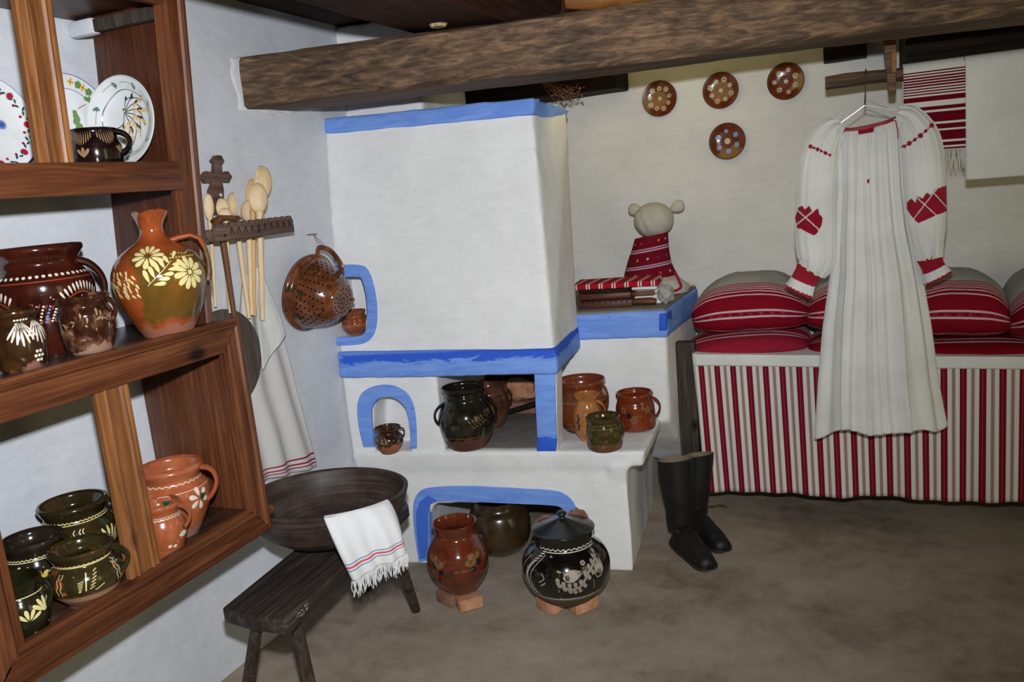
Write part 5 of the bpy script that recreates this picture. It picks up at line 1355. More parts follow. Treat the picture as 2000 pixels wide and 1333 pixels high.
# round wooden lid on the wall behind the rack's edge
c = atX(442, 700, -1.885); r = 95 * mpp(c)
L = Lathe(c, [(r * .2, -.008), (r * .9, -.008), (r, -.004), (r, .008), (r * .96, .012), (r * .5, .014), (.001, .014)], (1, 0, 0), face=(0, 0, 1))
bm = bmesh.new(); rr = []
for q in [(.0005, -.008)] + list(L.P): rr.append([bm.verts.new(c + L.dirn(360 * j / 60) * max(q[0], .0004) + L.ax * q[1]) for j in range(60)])
for a, b in zip(rr, rr[1:]):
    for j in range(60): bm.faces.new((a[j], a[(j + 1) % 60], b[(j + 1) % 60], b[j])).smooth = True
tag(link('round_board', bm, M['board_grey'], origin=c), 'round grey wooden board hanging behind the right edge of the rack', 'board')

# linen towel hanging under the spoons
def hang(name, lt, rt, X, label, cat, mat, amp, nf, seed=0, nu=60, nv=50, stripe=None, base=0.0, group=None):
    lt = crom(lt, 6); rt = crom(rt, 6)
    def at(tab, v):
        t = v * (len(tab) - 1); i = min(int(t), len(tab) - 2); q = t - i; return tab[i][0] * (1 - q) + tab[i + 1][0] * q, tab[i][1] * (1 - q) + tab[i + 1][1] * q
    def f(u, v):
        a, b = at(lt, v), at(rt, v); x = a[0] * (1 - u) + b[0] * u; y = a[1] * (1 - u) + b[1] * u
        p = atX(x, y, X); p.x += amp * (.35 + .65 * v) * sin(u * nf * 2 * pi + seed + 1.2 * sin(v * 2 + seed)) + amp * .5 * noise.noise(V((u * 5, v * 4, seed)))
        return p
    bm = bmesh.new(); grid(bm, f, nu, nv, uvf=lambda u, v: (u, v))
    o = link(name, bm, mat); tag(o, label, cat, group); md = o.modifiers.new('t', 'SOLIDIFY'); md.thickness = .002
    return o
x = NT('towel_striped', .95, .1); s = x.sep(x.mapping((1, 1, 1), 'UV')); Wn = srgb(208, 205, 202); Rn = srgb(150, 40, 62)
x.color(x.ramp(s[1], [(0, Wn), (.925, Rn), (.931, Wn), (.947, Rn), (.956, Wn), (.968, Rn), (.976, Wn)], 'CONSTANT')); x.bump(x.noise(x.mapping(), 400, 2, .5), .25, .002); M['towel_striped'] = x.m
hang('towel', [(470, 540), (462, 640), (466, 760), (488, 860), (506, 942)], [(512, 530), (540, 620), (566, 700), (590, 790), (623, 912)], -1.908,
     'long white linen towel with red hem stripes hanging below the spoon rack', 'towel', M['towel_striped'], .011, 2.6, 1)
hang('cloth', [(500, 525), (500, 600), (508, 690), (512, 722)], [(506, 520), (528, 570), (548, 620), (557, 655)], -1.872,
     'folded white cloth corner hanging over the long linen towel', 'cloth', M['linen'], .004, 1.2, 3, 30, 24)

# colander on the wall
rc = atX(604, 571, -1.893); fc = atX(668, 588, -1.745); ax = (fc - rc).normalized(); Lh = (fc - rc).length; R = .148
col = thing('colander', rc, 'orange-brown glazed clay colander hanging on the left wall beside the stove', 'colander')
L = Lathe(rc, [(R * .96, -.004), (R, .002), (R * 1.0, .012), (R * .90, .022), (R * .86, Lh * .30), (R * .72, Lh * .62), (R * .56, Lh * .86), (R * .44, Lh * .97), (R * .42, Lh * 1.0), (R * .38, Lh * 1.02), (.001, Lh * 1.02)], ax, face=(0, 0, 1))
bm = bmesh.new(); seg = 64; rr = []
prof2 = [(r - .007, z - .002) for r, z in L.P if r > R * .42][::-1]
for q in list(L.P)[::-1] + [(R * .97, -.008)] + prof2[::-1][:0]: rr.append([bm.verts.new(rc + L.dirn(360 * j / seg) * max(q[0], .0004) + ax * q[1]) for j in range(seg)])
for q in [(max(r - .007, .001), z - .003) for r, z in L.P]: rr.append([bm.verts.new(rc + L.dirn(360 * j / seg) * max(q[0], .0004) + ax * q[1]) for j in range(seg)])
for a, b in zip(rr, rr[1:]):
    for j in range(seg): bm.faces.new((a[j], a[(j + 1) % seg], b[(j + 1) % seg], b[j])).smooth = True
for ring in range(7):
    t = L.tz(.30 + ring * .088); n = 34 - ring * 3
    for j in range(n): L.stamp(bm, 1, 360 * (j + .5 * (ring % 2)) / n, .30 + ring * .088, [(.0042 * cos(q * pi / 3), .0042 * sin(q * pi / 3)) for q in range(6)], 0, .0006)
hc = rc + ax * (Lh * 1.02 + .0008)
for ring, n in ((.2, 6), (.5, 11), (.8, 16)):
    for j in range(n):
        p = hc + L.dirn(360 * j / n) * R * .38 * ring; vs = [bm.verts.new(p + (L.f * cos(q * pi / 3) + L.r * sin(q * pi / 3)) * .0038) for q in range(6)]
        bm.faces.new(vs).material_index = 1
link('body', bm, [M['g_colander'], M['hole_dark']], col, origin=rc)
bm = bmesh.new()
up = L.f; p0 = rc + up * R * .94 + ax * .03; p3 = rc + up * R * .62 + ax * Lh * .80
tube(bm, crom([p0, p0 + up * .038 + ax * .004, (p0 + p3) / 2 + up * .060 + ax * .012, p3 + up * .035 + ax * .020, p3], 7), .0095, 10, .7, up=tuple(L.r)); link('handle', bm, M['g_colander'], col, origin=rc)
for a in (25, 150, 265):
    bm = bmesh.new(); p = rc + ax * Lh * .98 + L.dirn(a) * R * .42; tube(bm, [p - ax * .012, p + ax * .010], [.011, .008], 10); link('foot', bm, M['g_colander'], col, origin=rc)
nail = atX(600, 459, -1.92)
bm = bmesh.new(); tube(bm, [nail, nail + V((.03, .02, 0))], .0016, 6); nt = tag(link('nail', bm, M['iron']), 'thin nail in the left wall above the colander', 'nail')
bm = bmesh.new(); hh = (p0 + p3) / 2 + up * .054; q0 = nail + V((.02, .012, .0)); tube(bm, [q0, q0 * .6 + hh * .4 + V((.0, -.012, 0)), hh], .0011, 5); tube(bm, [q0, q0 * .5 + hh * .5 + V((0, .012, 0)), hh], .0011, 5)
link('hanging_string', bm, M['string'], col, origin=rc)

# ================================================================== things on the stove's side block
zt = ztop + .0115
def onblock(x, y, z=None): return atZ(x, y, zt if z is None else z)
# paddles and folded linen, stacked
p = atZ(1140, 600, zt)
def slab(name, s0, s1, d0, d1, z0, z1, mats, label, cat, group=None, bev=.006, wav=.002, rot=0):
    bm = bmesh.new(); sbox(bm, s0, s1, d0, d1, z0, z1, bev)
    bmesh.ops.subdivide_edges(bm, edges=[e for e in bm.edges if e.calc_length() > .04], cuts=5, use_grid_fill=True)
    for v in bm.verts: v.co.z += wav * noise.noise(v.co * 14)
    return tag(link(name, bm, mats), label, cat, group)
def BS(x, y, d): return SP(x, y, d)
dF = bd + .06
# lower carved paddle
s0, z0 = BS(1130, 597, dF); s1, _ = BS(1235, 597, dF); s2, _ = BS(1281, 597, dF)
pd = thing('wash_paddle', S(s0, dF, zt), 'lower dark carved wooden paddle lying on the stove block', 'paddle', 'carved wooden paddles under the folded cloths')
bm = bmesh.new(); sbox(bm, s0, s1, dF, dF + .07, zt + .001, zt + .034, .005); link('blade', bm, M['paddle_wood'], pd)
bm = bmesh.new(); tube(bm, [S(s1 - .01, dF + .03, zt + .015), S(s1 + .02, dF + .028, zt + .018), S(s2 - .02, dF + .02, zt + .018), S(s2, dF + .018, zt + .016)], [.012, .015, .017, .013], 12); link('handle', bm, M['paddle_wood'], pd)
bm = bmesh.new()
for j in range(9): sj = s0 + .02 + (s1 - s0 - .04) * j / 8; tube(bm, [S(sj - .008, dF - .001, zt + .033), S(sj, dF - .001, zt + .024), S(sj + .008, dF - .001, zt + .033)], .002, 4)
link('carving', bm, M['hole_dark'], pd)
pd = thing('wash_paddle', S(s0, dF, zt + .04), 'upper dark wooden paddle lying between the white cloths', 'paddle', 'carved wooden paddles under the folded cloths')
bm = bmesh.new(); sbox(bm, s0, s1 - .004, dF + .01, dF + .085, zt + .036, zt + .064, .008); link('blade', bm, M['paddle_wood'], pd)
bm = bmesh.new(); sbox(bm, s1 - .004, s2 - .006, dF + .018, dF + .045, zt + .043, zt + .060, .004); link('handle', bm, M['stick_wood'], pd)
bm = bmesh.new(); sbox(bm, s0, s1 - .012, dF + .02, dF + .09, zt + .0655, zt + .080, .004); tag(link('wooden_board', bm, M['dark_timber']), 'dark wooden board directly under the red folded cloth', 'board')
se = BS(1290, 590, dF)[0]
slab('folded_cloth', s1 + .002, se, dF + .05, dF + .22, zt + .001, zt + .022, M['linen_cool'], 'white folded linen, lowest of the stack on the stove block', 'cloth', 'folded white linens')
slab('folded_cloth', s1 + .004, se - .002, dF + .055, dF + .22, zt + .0225, zt + .040, M['linen'], 'white folded linen, second from the bottom of the stack', 'cloth', 'folded white linens')
slab('folded_cloth', s1 + .004, se - .012, dF + .09, dF + .24, zt + .0415, zt + .062, M['linen'], 'white folded linen level with the upper paddle', 'cloth', 'folded white linens')
slab('folded_cloth', s1 - .004, se - .014, dF + .03, dF + .22, zt + .0655, zt + .079, M['linen'], 'cream folded linen just under the red cloth', 'cloth', 'folded white linens')
slab('folded_cloth', s0 - .03, se - .008, dF + .02, dF + .22, zt + .081, zt + .104, M['folded_red'], 'red and white patterned folded cloth on top of the stack', 'cloth')
# soft linen crumple at the right end of the stack
def blob(name, c, r, mt, label, cat, amp=.25, parent=None, sub=4, fq=2.0, tilt=0):
    bm = bmesh.new(); bmesh.ops.create_icosphere(bm, subdivisions=sub, radius=1)
    for v in bm.verts:
        p = v.co.copy(); q = 1 + amp * noise.noise(p * fq + V(c) * 7) + amp * .3 * noise.noise(p * fq * 3)
        v.co = V((p.x * r[0] * q, p.y * r[1] * q, p.z * r[2] * q))
    bmesh.ops.rotate(bm, verts=bm.verts, matrix=Matrix.Rotation(tilt, 3, 'Y')); bmesh.ops.translate(bm, verts=bm.verts, vec=V(c))
    o = link(name, bm, M[mt], parent)
    return tag(o, label, cat) if parent is None else o
blob('crumpled_cloth', S(se + .018, dF + .06, zt + .040), (.032, .05, .040), 'linen_grey', 'crumpled grey linen hanging at the right end of the folded stack', 'cloth', .35)
# cloth doll sitting behind the stack
dc = atY(1277, 430, 3.80)
doll = thing('cloth_doll', (dc.x, 3.80, zt), 'linen doll with two eared white head and red striped wrap, seen from behind', 'doll')
k = mpp(dc); k2 = k
bm = bmesh.new(); bmesh.ops.create_icosphere(bm, subdivisions=5, radius=1)
for v in bm.verts:
    p = v.co.copy(); v.co = V((p.x * 39 * k * (1 + .04 * p.z), p.y * 34 * k, p.z * 34 * k + (.006 * sin(p.x * 9 + p.z * 6) * (1 - abs(p.z))) * .6)) + dc
    v.co += V((0, -.0035 * abs(sin(p.x * 7 + 2.2 * p.z)), 0))
link('head', bm, M['linen_doll'], doll)
for ex, ey, tl in ((1241, 410, -30), (1322, 404, 35)):
    c = atY(ex, ey, 3.80); bm = bmesh.new(); bmesh.ops.create_icosphere(bm, subdivisions=3, radius=1)
    for v in bm.verts: v.co = V((v.co.x * 15 * k, v.co.y * 6 * k + .004 * (v.co.x ** 2), v.co.z * 11 * k * (1 - .35 * v.co.x * (1 if ex < 1270 else -1))))
    bmesh.ops.rotate(bm, verts=bm.verts, matrix=Matrix.Rotation(radians(-tl * .6), 3, 'Y')); bmesh.ops.translate(bm, verts=bm.verts, vec=c)
    link('ear', bm, M['linen_doll'], doll)
rings = [(460, 1272, 33), (478, 1270, 36), (500, 1267, 41), (520, 1266, 46), (538, 1268, 52), (556, 1272, 56)]
bm = bmesh.new()
def dollf(u, v):
    t = v * (len(rings) - 1); i = min(int(t), len(rings) - 2); q = t - i; a, b = rings[i], rings[i + 1]
    y = a[0] * (1 - q) + b[0] * q; x = a[1] * (1 - q) + b[1] * q; r = (a[2] * (1 - q) + b[2] * q) * k
    c = atY(x, y, 3.80); an = 2 * pi * u; return V((c.x + r * cos(an), 3.80 + r * .75 * sin(an), c.z + .012 * cos(an * 1.0)))
grid(bm, dollf, 48, 20, closeu=True, uvf=lambda u, v: (u * .42, .01 + v * .155)); link('striped_wrap', bm, M['band_cloth'], doll)
bm = bmesh.new(); c = atY(1300, 566, 3.74)
bmesh.ops.create_icosphere(bm, subdivisions=4, radius=1)
for v in bm.verts: p = v.co.copy(); v.co = V((p.x * 44 * k, p.y * .085, p.z * 26 * k * (1 + .2 * noise.noise(p * 2)))) + V((c.x, 3.76, c.z - .002))
for v in bm.verts: v.co.z = max(v.co.z, zt + .001)
link('skirt', bm, M['linen_doll'], doll)
bm = bmesh.new(); tube(bm, crom([atY(1318, 530, 3.70), atY(1326, 548, 3.69), atY(1330, 560, 3.69), atY(1322, 567, 3.69), atY(1300, 572, 3.68)], 5), .006, 8); link('red_cord', bm, M['red_stitch'], doll)
# wisps of straw behind
bm = bmesh.new(); sp = atY(1338, 562, 3.90)
for j in range(22):
    a = random.uniform(-.9, 1.1); ln = random.uniform(.03, .06); tube(bm, [sp + V((random.uniform(-.02, .03), 0, 0)), sp + V((ln * sin(a) + .01, random.uniform(-.02, .02), ln * cos(a) * .4 + .003))], [.0012, .0006], 4)
tag(link('straw_wisp', bm, M['spoon_wood']), 'small wisp of dry straw at the back corner of the stove block', 'straw')

# ================================================================== bed with pillows
BF = 3.45; RIM = .722
bx0 = atY(1352, 700, BF).x; bx1 = 1.6
bed = thing('bench_bed', (0.4, 3.7, 0), 'long wooden bench bed hidden under a red and white striped valance', 'bed')
bm = bmesh.new(); box(bm, bx0 + .03, bx1, BF + .03, 3.945, .62, .70, .004); link('bed_board', bm, M['dark_timber'], bed)
for q in (bx0 + .06, .5, 1.5):
    for yy in (3.80, 3.87): bm = bmesh.new(); box(bm, q, q + .06, yy, yy + .06, 0, .62, .004); link('leg', bm, M['bedpost_wood'], bed)
pa = atY(1320, 668, 3.50); pb_ = atY(1357, 668, 3.50)
bm = bmesh.new(); hexa(bm, [V((pa.x - .004, 3.48, 0)), V((pb_.x - .004, 3.48, 0)), V((pb_.x - .004, 3.53, 0)), V((pa.x - .004, 3.53, 0)), V((pa.x, 3.48, pa.z)), V((pb_.x, 3.48, pa.z)), V((pb_.x, 3.53, pa.z)), V((pa.x, 3.53, pa.z))], .004)
tag(link('end_plank', bm, M['bedpost_wood'], bed), 'dark weathered upright plank at the left end of the bed')
vx0, vx1 = bx0 + .005, 1.62
HEM = .125
def val_f(u, v):
    x = vx0 + (vx1 - vx0) * u; z = RIM - (RIM - HEM) * v; w = (.008 * sin(x * 21) + .006 * sin(x * 47 + 1)) * (v ** 1.3)
    z += -.020 * (x - vx0) * (1 - v) + .006 * sin(x * 13) * v + .012 * (x - vx0) * v
    xx = x + (.022 * (1 - u * 2.2) * v if u < .45 else 0)
    return V((xx, BF - .012 * v + w, z))
bm = bmesh.new(); grid(bm, lambda u, v: val_f(u, .045 + v * .955), 260, 30, uvf=lambda u, v: ((vx1 - vx0) * u + .048, v))
val = thing('valance', (bx0 + .5, BF, HEM), 'red and white striped woven valance hanging down the bed front', 'valance')
o = link('striped_cloth', bm, M['valance_stripes'], val); md = o.modifiers.new('t', 'SOLIDIFY'); md.thickness = .002
bm = bmesh.new()
def vtop(u, v):
    if v < .5: q = v / .5; p = val_f(u, .055 * 1.0); p.z = p.z + (.045) * q + .0; p.y = BF - .010 + .0 * q; return V((p.x, p.y - .003, p.z - .004))
    q = (v - .5) / .5; p = val_f(u, 0); return V((p.x, BF - .012 + .40 * q, p.z + .012 - .006 * q))
grid(bm, vtop, 120, 12); o = link('white_border', bm, M['linen'], val); md = o.modifiers.new('t', 'SOLIDIFY'); md.thickness = .003
bm = bmesh.new()
grid(bm, lambda u, v: V((vx0 - .004 - .02 * sin(u * pi) + .026 * v, BF + .40 * u, RIM + .006 - .56 * v + .008 * sin(u * 9))), 20, 20); o = link('side_flap', bm, M['linen'], val); md = o.modifiers.new('t', 'SOLIDIFY'); md.thickness = .003
# pillows: UV y is the arc round the front end
def pillow(xl, xr, yt, yb, Yf, dep, mt, label, roll=0.0, seed=0, power=2.6, group='striped pillows on the bed', uv0=0.0, uvs=.80):
    a, b = atY(xl, (yt + yb) / 2, Yf + .06), atY(xr, (yt + yb) / 2, Yf + .06); zt_, zb_ = atY((xl + xr) / 2, yt, Yf + dep * .55).z, atY((xl + xr) / 2, yb, Yf).z
    cx, cz = (a.x + b.x) / 2, (zt_ + zb_) / 2; rx, rz = (b.x - a.x) / 2, (zt_ - zb_) / 2; cy, ry = Yf + dep / 2, dep / 2
    bm = bmesh.new(); nu, nv = 72, 40
    # poles on the x axis: u runs around the yz section, v from left to right
    def f(u, v):
        th = 2 * pi * u; s = -1 + 2 * v; w = (1 - abs(s) ** power) ** (1 / 2.2)
        e = lambda c: (abs(c) ** .85) * (1 if c > 0 else -1)
        y = -cos(th); z = -sin(th)
        wr = 1 + .05 * noise.noise(V((s * 2.5, y * 2 + seed, z * 2))) + .02 * noise.noise(V((s * 9, y * 6 + seed, z * 6)))
        ww = max(w, .03)
        ez = e(z); ez = ez if ez > 0 else ez * .92
        p = V((s * rx * (1 + .02 * sin(th * 3 + seed)), e(y) * ry * (ww ** .7) * wr, ez * rz * ww * wr + (.16 * rz * y * w) - .42 * rz * s * s * abs(s)))
        p.x, p.z = p.x * cos(roll) - p.z * sin(roll), p.x * sin(roll) + p.z * cos(roll)
        return p + V((cx, cy, cz))
    # arc length at the middle for UV
    mid = [f(i / nu, .5) for i in range(nu + 1)]; acc = [0.0]
    for p, q in zip(mid, mid[1:]): acc.append(acc[-1] + (q - p).length)
    # start the pattern at the underside (u where z lowest => th=pi/2 => u=.25), run through the front (u=0) up to the top
    tot = acc[-1]; st = acc[int(nu * .20)]
    def uvf(u, v):
        i = min(int(round(u * nu)), nu); arc = acc[i]
        val_ = (st - arc) if u <= .45 else (st + tot - arc)
        return ((v * 2 * rx), uv0 + val_ * uvs)
    grid(bm, f, nu, nv, uvf=uvf)
    bmesh.ops.remove_doubles(bm, verts=bm.verts, dist=.0004)
    return tag(link('pillow', bm, M[mt]), label, 'pillow', group)
PF = BF + .02
pillow(1331, 1582, 634, 706, PF, .40, 'pillow_bright', 'flat brighter red pillow, bottom left of the bed pillows', .06, 1, 3.0, uvs=.62)
pillow(1575, 1755, 642, 704, PF + .01, .40, 'pillow_red', 'flat red pillow under the hanging white dress, bottom row', .0, 2, 3.0, uvs=.62)
pillow(1748, 2060, 647, 712, PF + .01, .40, 'pillow_deep', 'flat deep red pillow, bottom right of the bed pillows', .0, 3, 3.2, uvs=.62)
pillow(1340, 1582, 533, 662, PF - .01, .43, 'pillow_red', 'plump red striped grey-topped pillow, leftmost in the upper row', .03, 4)
pillow(1570, 1775, 530, 668, PF, .43, 'pillow_red', 'plump striped pillow in the upper row, mostly behind the dress', -.12, 5)
pillow(1765, 1988, 526, 672, PF, .43, 'pillow_red', 'plump red striped grey-topped pillow right of the dress', -.05, 6)
pillow(1965, 2200, 516, 676, PF, .43, 'pillow_red', 'plump striped pillow at the right edge of the photo', .10, 7)

# ================================================================== pole, towels, dress
PY = 3.42
pl0 = atY(1612, 163, PY); pl1 = V((1.6, PY, pl0.z - .01))
bm = bmesh.new(); n = 24; tube(bm, [pl0 + (pl1 - pl0) * (i / n) + V((0, 0, .003 * sin(i))) for i in range(n + 1)], [.024 + .0015 * sin(i * 1.7) for i in range(n + 1)], 10)
tag(link('hanging_pole', bm, M['beam_wood']), 'round wooden clothes pole hanging below the beam', 'pole')
pg = thing('pole_hook', atY(1742, 100, PY - .03), 'worn wooden hook holding up the clothes pole', 'hook')
bm = bmesh.new(); tp = atY(1738, 70, PY - .038); bt = atY(1744, 186, PY - .038)
hexa(bm, [bt + V((-.014, -.010, .0)), bt + V((.010, -.010, 0)), bt + V((.010, .010, 0)), bt + V((-.014, .010, 0)), tp + V((-.024, -.012, 0)), tp + V((.020, -.012, 0)), tp + V((.020, .012, 0)), tp + V((-.024, .012, 0))], .004)
link('hook_board', bm, M['beam_wood'], pg)
bm = bmesh.new(); q0, q1 = atY(1746, 100, PY - .05), atY(1746, 142, PY - .05); hexa(bm, [q1 + V((-.007, -.004, 0)), q1 + V((.008, -.004, 0)), q1 + V((.008, .004, 0)), q1 + V((-.007, .004, 0)), q0 + V((-.007, -.004, 0)), q0 + V((.008, -.004, 0)), q0 + V((.008, .004, 0)), q0 + V((-.007, .004, 0))], .002)
tag(link('pale_splinter', bm, M['log_wood'], pg), 'pale split wood face')
def drape(name, xl, xr, ytop, ybl, ybr, Y, mat, label, cat, fringe=False, amp=.004, seed=0, tails=None):
    tl_, tr_ = atY(xl, ytop[0], Y), atY(xr, ytop[1], Y); b1, b2 = atY(xl + 2, ybl, Y), atY(xr, ybr, Y)
    ztop_ = pl0.z + .030
    tl_.z = tr_.z = ztop_; H = ztop_ - (b1.z + b2.z) / 2
    def f(u, v):
        a = tl_ * (1 - u) + tr_ * u; b = b1 * (1 - u) + b2 * u
        if v < .12: q = v / .12; an = pi * q; return V((a.x, PY + .030 * cos(an), pl0.z + .030 * sin(an) - .0))
        q = (v - .12) / .88; st = V((a.x, PY - .030, pl0.z)); p = st * (1 - q) + V((b.x, 0, b.z)) * q; p.y = PY - .030 + amp * sin(u * 8 + seed + q * 2) * q - .004 * q
        return p
    root = thing(name, f(.5, 1), label, cat)
    bm = bmesh.new(); grid(bm, f, 24, 60, uvf=lambda u, v: (u, max(0, (v - .12) / .88) * (pl0.z - (b1.z + b2.z) / 2)))
    o = link('cloth', bm, mat, root); md = o.modifiers.new('t', 'SOLIDIFY'); md.thickness = .002
    # back half
    bm = bmesh.new(); grid(bm, lambda u, v: V(((tl_ * (1 - u) + tr_ * u).x, PY + .030 + .004 * v, pl0.z - H * .8 * v)), 6, 20); o = link('back_layer', bm, M['linen'], root); md = o.modifiers.new('t', 'SOLIDIFY'); md.thickness = .002
    if fringe:
        bm = bmesh.new()
        for j in range(46):
            p = f(j / 45, 1); tube(bm, [p, p + V((random.uniform(-.003, .003), 0, -.03)), p + V((random.uniform(-.006, .006), 0, -.07 + random.uniform(-.006, .006)))], [.0014, .0012, .0008], 4)
        link('fringe', bm, M['linen'], root)
    return f
drape('towel', 1764, 1886, (128, 115), 296, 288, PY - .03, M['towel_red'], 'white towel with deep red woven bands and fringe hung on the pole', 'towel', True)
drape('cloth', 1884, 2075, (112, 95), 352, 338, PY - .045, M['linen'], 'plain white cloth with a lace hem hung at the right end of the pole', 'cloth', amp=.006, seed=2)
bm = bmesh.new()
# lace hem marks of the plain cloth are part of the weave; the second layer peeks out below
# ---- wire hanger
DY = 3.33
def D(x, y, dy=0.0): return atY(x, y, DY + dy)
hg = thing('wire_hanger', D(1690, 205), 'thin silver wire coat hanger carrying the white dress', 'hanger')
bm = bmesh.new()
hook = crom([pl0 + V((D(1694, 150).x - pl0.x + .0, -.03, .012)), V((D(1692, 148).x, PY - .002, pl0.z + .032)), V((D(1691, 150).x, PY - .034, pl0.z + .01)), D(1690, 178, .03), D(1689, 203, .0)], 6)
tube(bm, hook, .0016, 6); tube(bm, [D(1690, 186, .02), D(1689, 206)], .0028, 6)
tube(bm, [D(1689, 206), D(1645, 238), D(1625, 256)], .0018, 6); tube(bm, [D(1689, 206), D(1756, 216, .01), D(1790, 240, .01)], .0018, 6); tube(bm, [D(1625, 256), D(1710, 262), D(1790, 240)], .0018, 6)
tube(bm, [D(1692, 196, .02), D(1740, 214, .03)], .0014, 6)
link('wire', bm, M['wire'], hg)
# ---- dress
dress = thing('dress', D(1715, 840), 'long white linen dress with red embroidered sleeves hanging before the bed', 'dress')
kD = mpp(D(1710, 500))
rows = [  # y px, left px, right px, half depth m, y shift for the neck tilt (right higher)
    (238, 1640, 1757, .030, -13), (262, 1634, 1762, .040, -11), (300, 1634, 1764, .046, -8), (370, 1634, 1768, .052, -5), (450, 1628, 1778, .060, -3), (540, 1622, 1798, .070, 0),
    (640, 1608, 1815, .078, 0), (740, 1600, 1828, .086, 2), (800, 1596, 1838, .090, -6), (836, 1594, 1845, .092, -12)]
def dress_f(u, v, off=0.0):
    t = v * (len(rows) - 1); i = min(int(t), len(rows) - 2); q = t - i; a, b = rows[i], rows[i + 1]
    L_ = [a[j] * (1 - q) + b[j] * q for j in range(5)]
    an = 2 * pi * u; cx, hw = (L_[1] + L_[2]) / 2, (L_[2] - L_[1]) / 2
    fr = -sin(an)                                  # -1 front .. +1 back
    amp = .005 + .016 * v ** 1.1
    fold = amp * (sin(an * 11 + 1.4 * sin(v * 2.2)) * .5 + sin(an * 6 + 1.3 + v) * .6 + .3 * (1 - v) * sin(an * 23 + v * 2)) + .0022 * (1 - v) ** 2 * sin(an * 43 + 3 * v) + .010 * min(1, v * 1.8) * sum(exp(-((an - a_ - .04 * sin(v * 3 + a_ * 9)) / .042) ** 2) for a_ in (1.12, 1.34, 1.49, 1.61, 1.74, 1.98, 2.2))
    x = cx + hw * cos(an) ; y = L_[0] + L_[4] * (cos(an)) + (9 * sin(an * 2 + .6) + 6 * sin(an * 5)) * max(0, v - .85) / .15
    if v < .12: y += (12 if sin(an) > 0 else 9) * (1 - v / .12) * abs(sin(an))      # front of the neckline dips (front is sin>0)
    p = D(x, y); dpt = L_[3]
    return V((p.x + (fold * .5 + off) * cos(an), DY - (dpt + fold + off) * sin(an), p.z))
bm = bmesh.new(); grid(bm, dress_f, 260, 80, closeu=True)
o = link('body', bm, M['linen'], dress); md = o.modifiers.new('t', 'SOLIDIFY'); md.thickness = .0018
# body patches (front centre is u=.25)
def patch(fn, inside, u0, u1, v0, v1, nu, nv, off=.0016):
    bm = bmesh.new(); vs = {}
    for j in range(nv):
        for i in range(nu):
            uc, vc = (i + .5) / nu, (j + .5) / nv
            if not inside(uc * 2 - 1, vc * 2 - 1): continue
            q = []
            for a, b in ((i, j), (i + 1, j), (i + 1, j + 1), (i, j + 1)):
                if (a, b) not in vs: vs[(a, b)] = bm.verts.new(fn(u0 + (u1 - u0) * a / nu, v0 + (v1 - v0) * b / nv, off))
                q.append(vs[(a, b)])
            bm.faces.new(q).smooth = True
    bmesh.ops.recalc_face_normals(bm, faces=bm.faces)
    return bm
def inpoly(x, y, P):
    r = False; j = len(P) - 1
    for i in range(len(P)):
        if (P[i][1] > y) != (P[j][1] > y) and x < (P[j][0] - P[i][0]) * (y - P[i][1]) / (P[j][1] - P[i][1]) + P[i][0]: r = not r
        j = i
    return r
def pxpatch(fn, polys, u0, u1, v0, v1, nu, nv, off=.0022, gap=None, bm=None):
    """stitched patch on the cloth surface fn, where its outline in the photograph is given"""
    bm = bm or bmesh.new(); vs = {}; xs = [p[0] for P in polys for p in P]; ys = [p[1] for P in polys for p in P]; X0, X1, Y0_, Y1_ = min(xs), max(xs), min(ys), max(ys)
    for j in range(nv):
        for i in range(nu):
            uu, vv = u0 + (u1 - u0) * (i + .5) / nu, v0 + (v1 - v0) * (j + .5) / nv
            x, y = proj(fn(uu, vv, off))
            if not (X0 < x < X1 and Y0_ < y < Y1_) or not any(inpoly(x, y, P) for P in polys): continue
            if gap and gap(x, y): continue
            q = []
            for a, b in ((i, j), (i + 1, j), (i + 1, j + 1), (i, j + 1)):
                if (a, b) not in vs: vs[(a, b)] = bm.verts.new(fn(u0 + (u1 - u0) * a / nu, v0 + (v1 - v0) * b / nv, off))
                q.append(vs[(a, b)])
            bm.faces.new(q).smooth = True
    bmesh.ops.recalc_face_normals(bm, faces=bm.faces)
    return bm
# plaque under the neckline
link('neck_plaque', pxpatch(dress_f, [[(1673, 232), (1711, 228), (1706, 258), (1677, 263)]], .16, .36, 0.0, .14, 110, 40, .004), M['red_stitch'], dress)
bm = bmesh.new(); tube(bm, [dress_f(i / 60, .0, .001) + V((0, 0, .002)) for i in range(61)], .0055, 6, up=(0, 0, 1)); link('collar', bm, M['lace_red'], dress)
for uu in (.42, .085):
    bm = bmesh.new(); tube(bm, [dress_f(uu + .01 * sin(v * 5), v, .002) for v in [j / 30 * .16 for j in range(31)]], .0016, 5); link('seam', bm, M['lace_red'], dress)
bm = bmesh.new(); tube(bm, [dress_f(.262, .30, .003), dress_f(.262, .312, .003)], .0035, 6); link('breast_mark', bm, M['red_stitch'], dress)
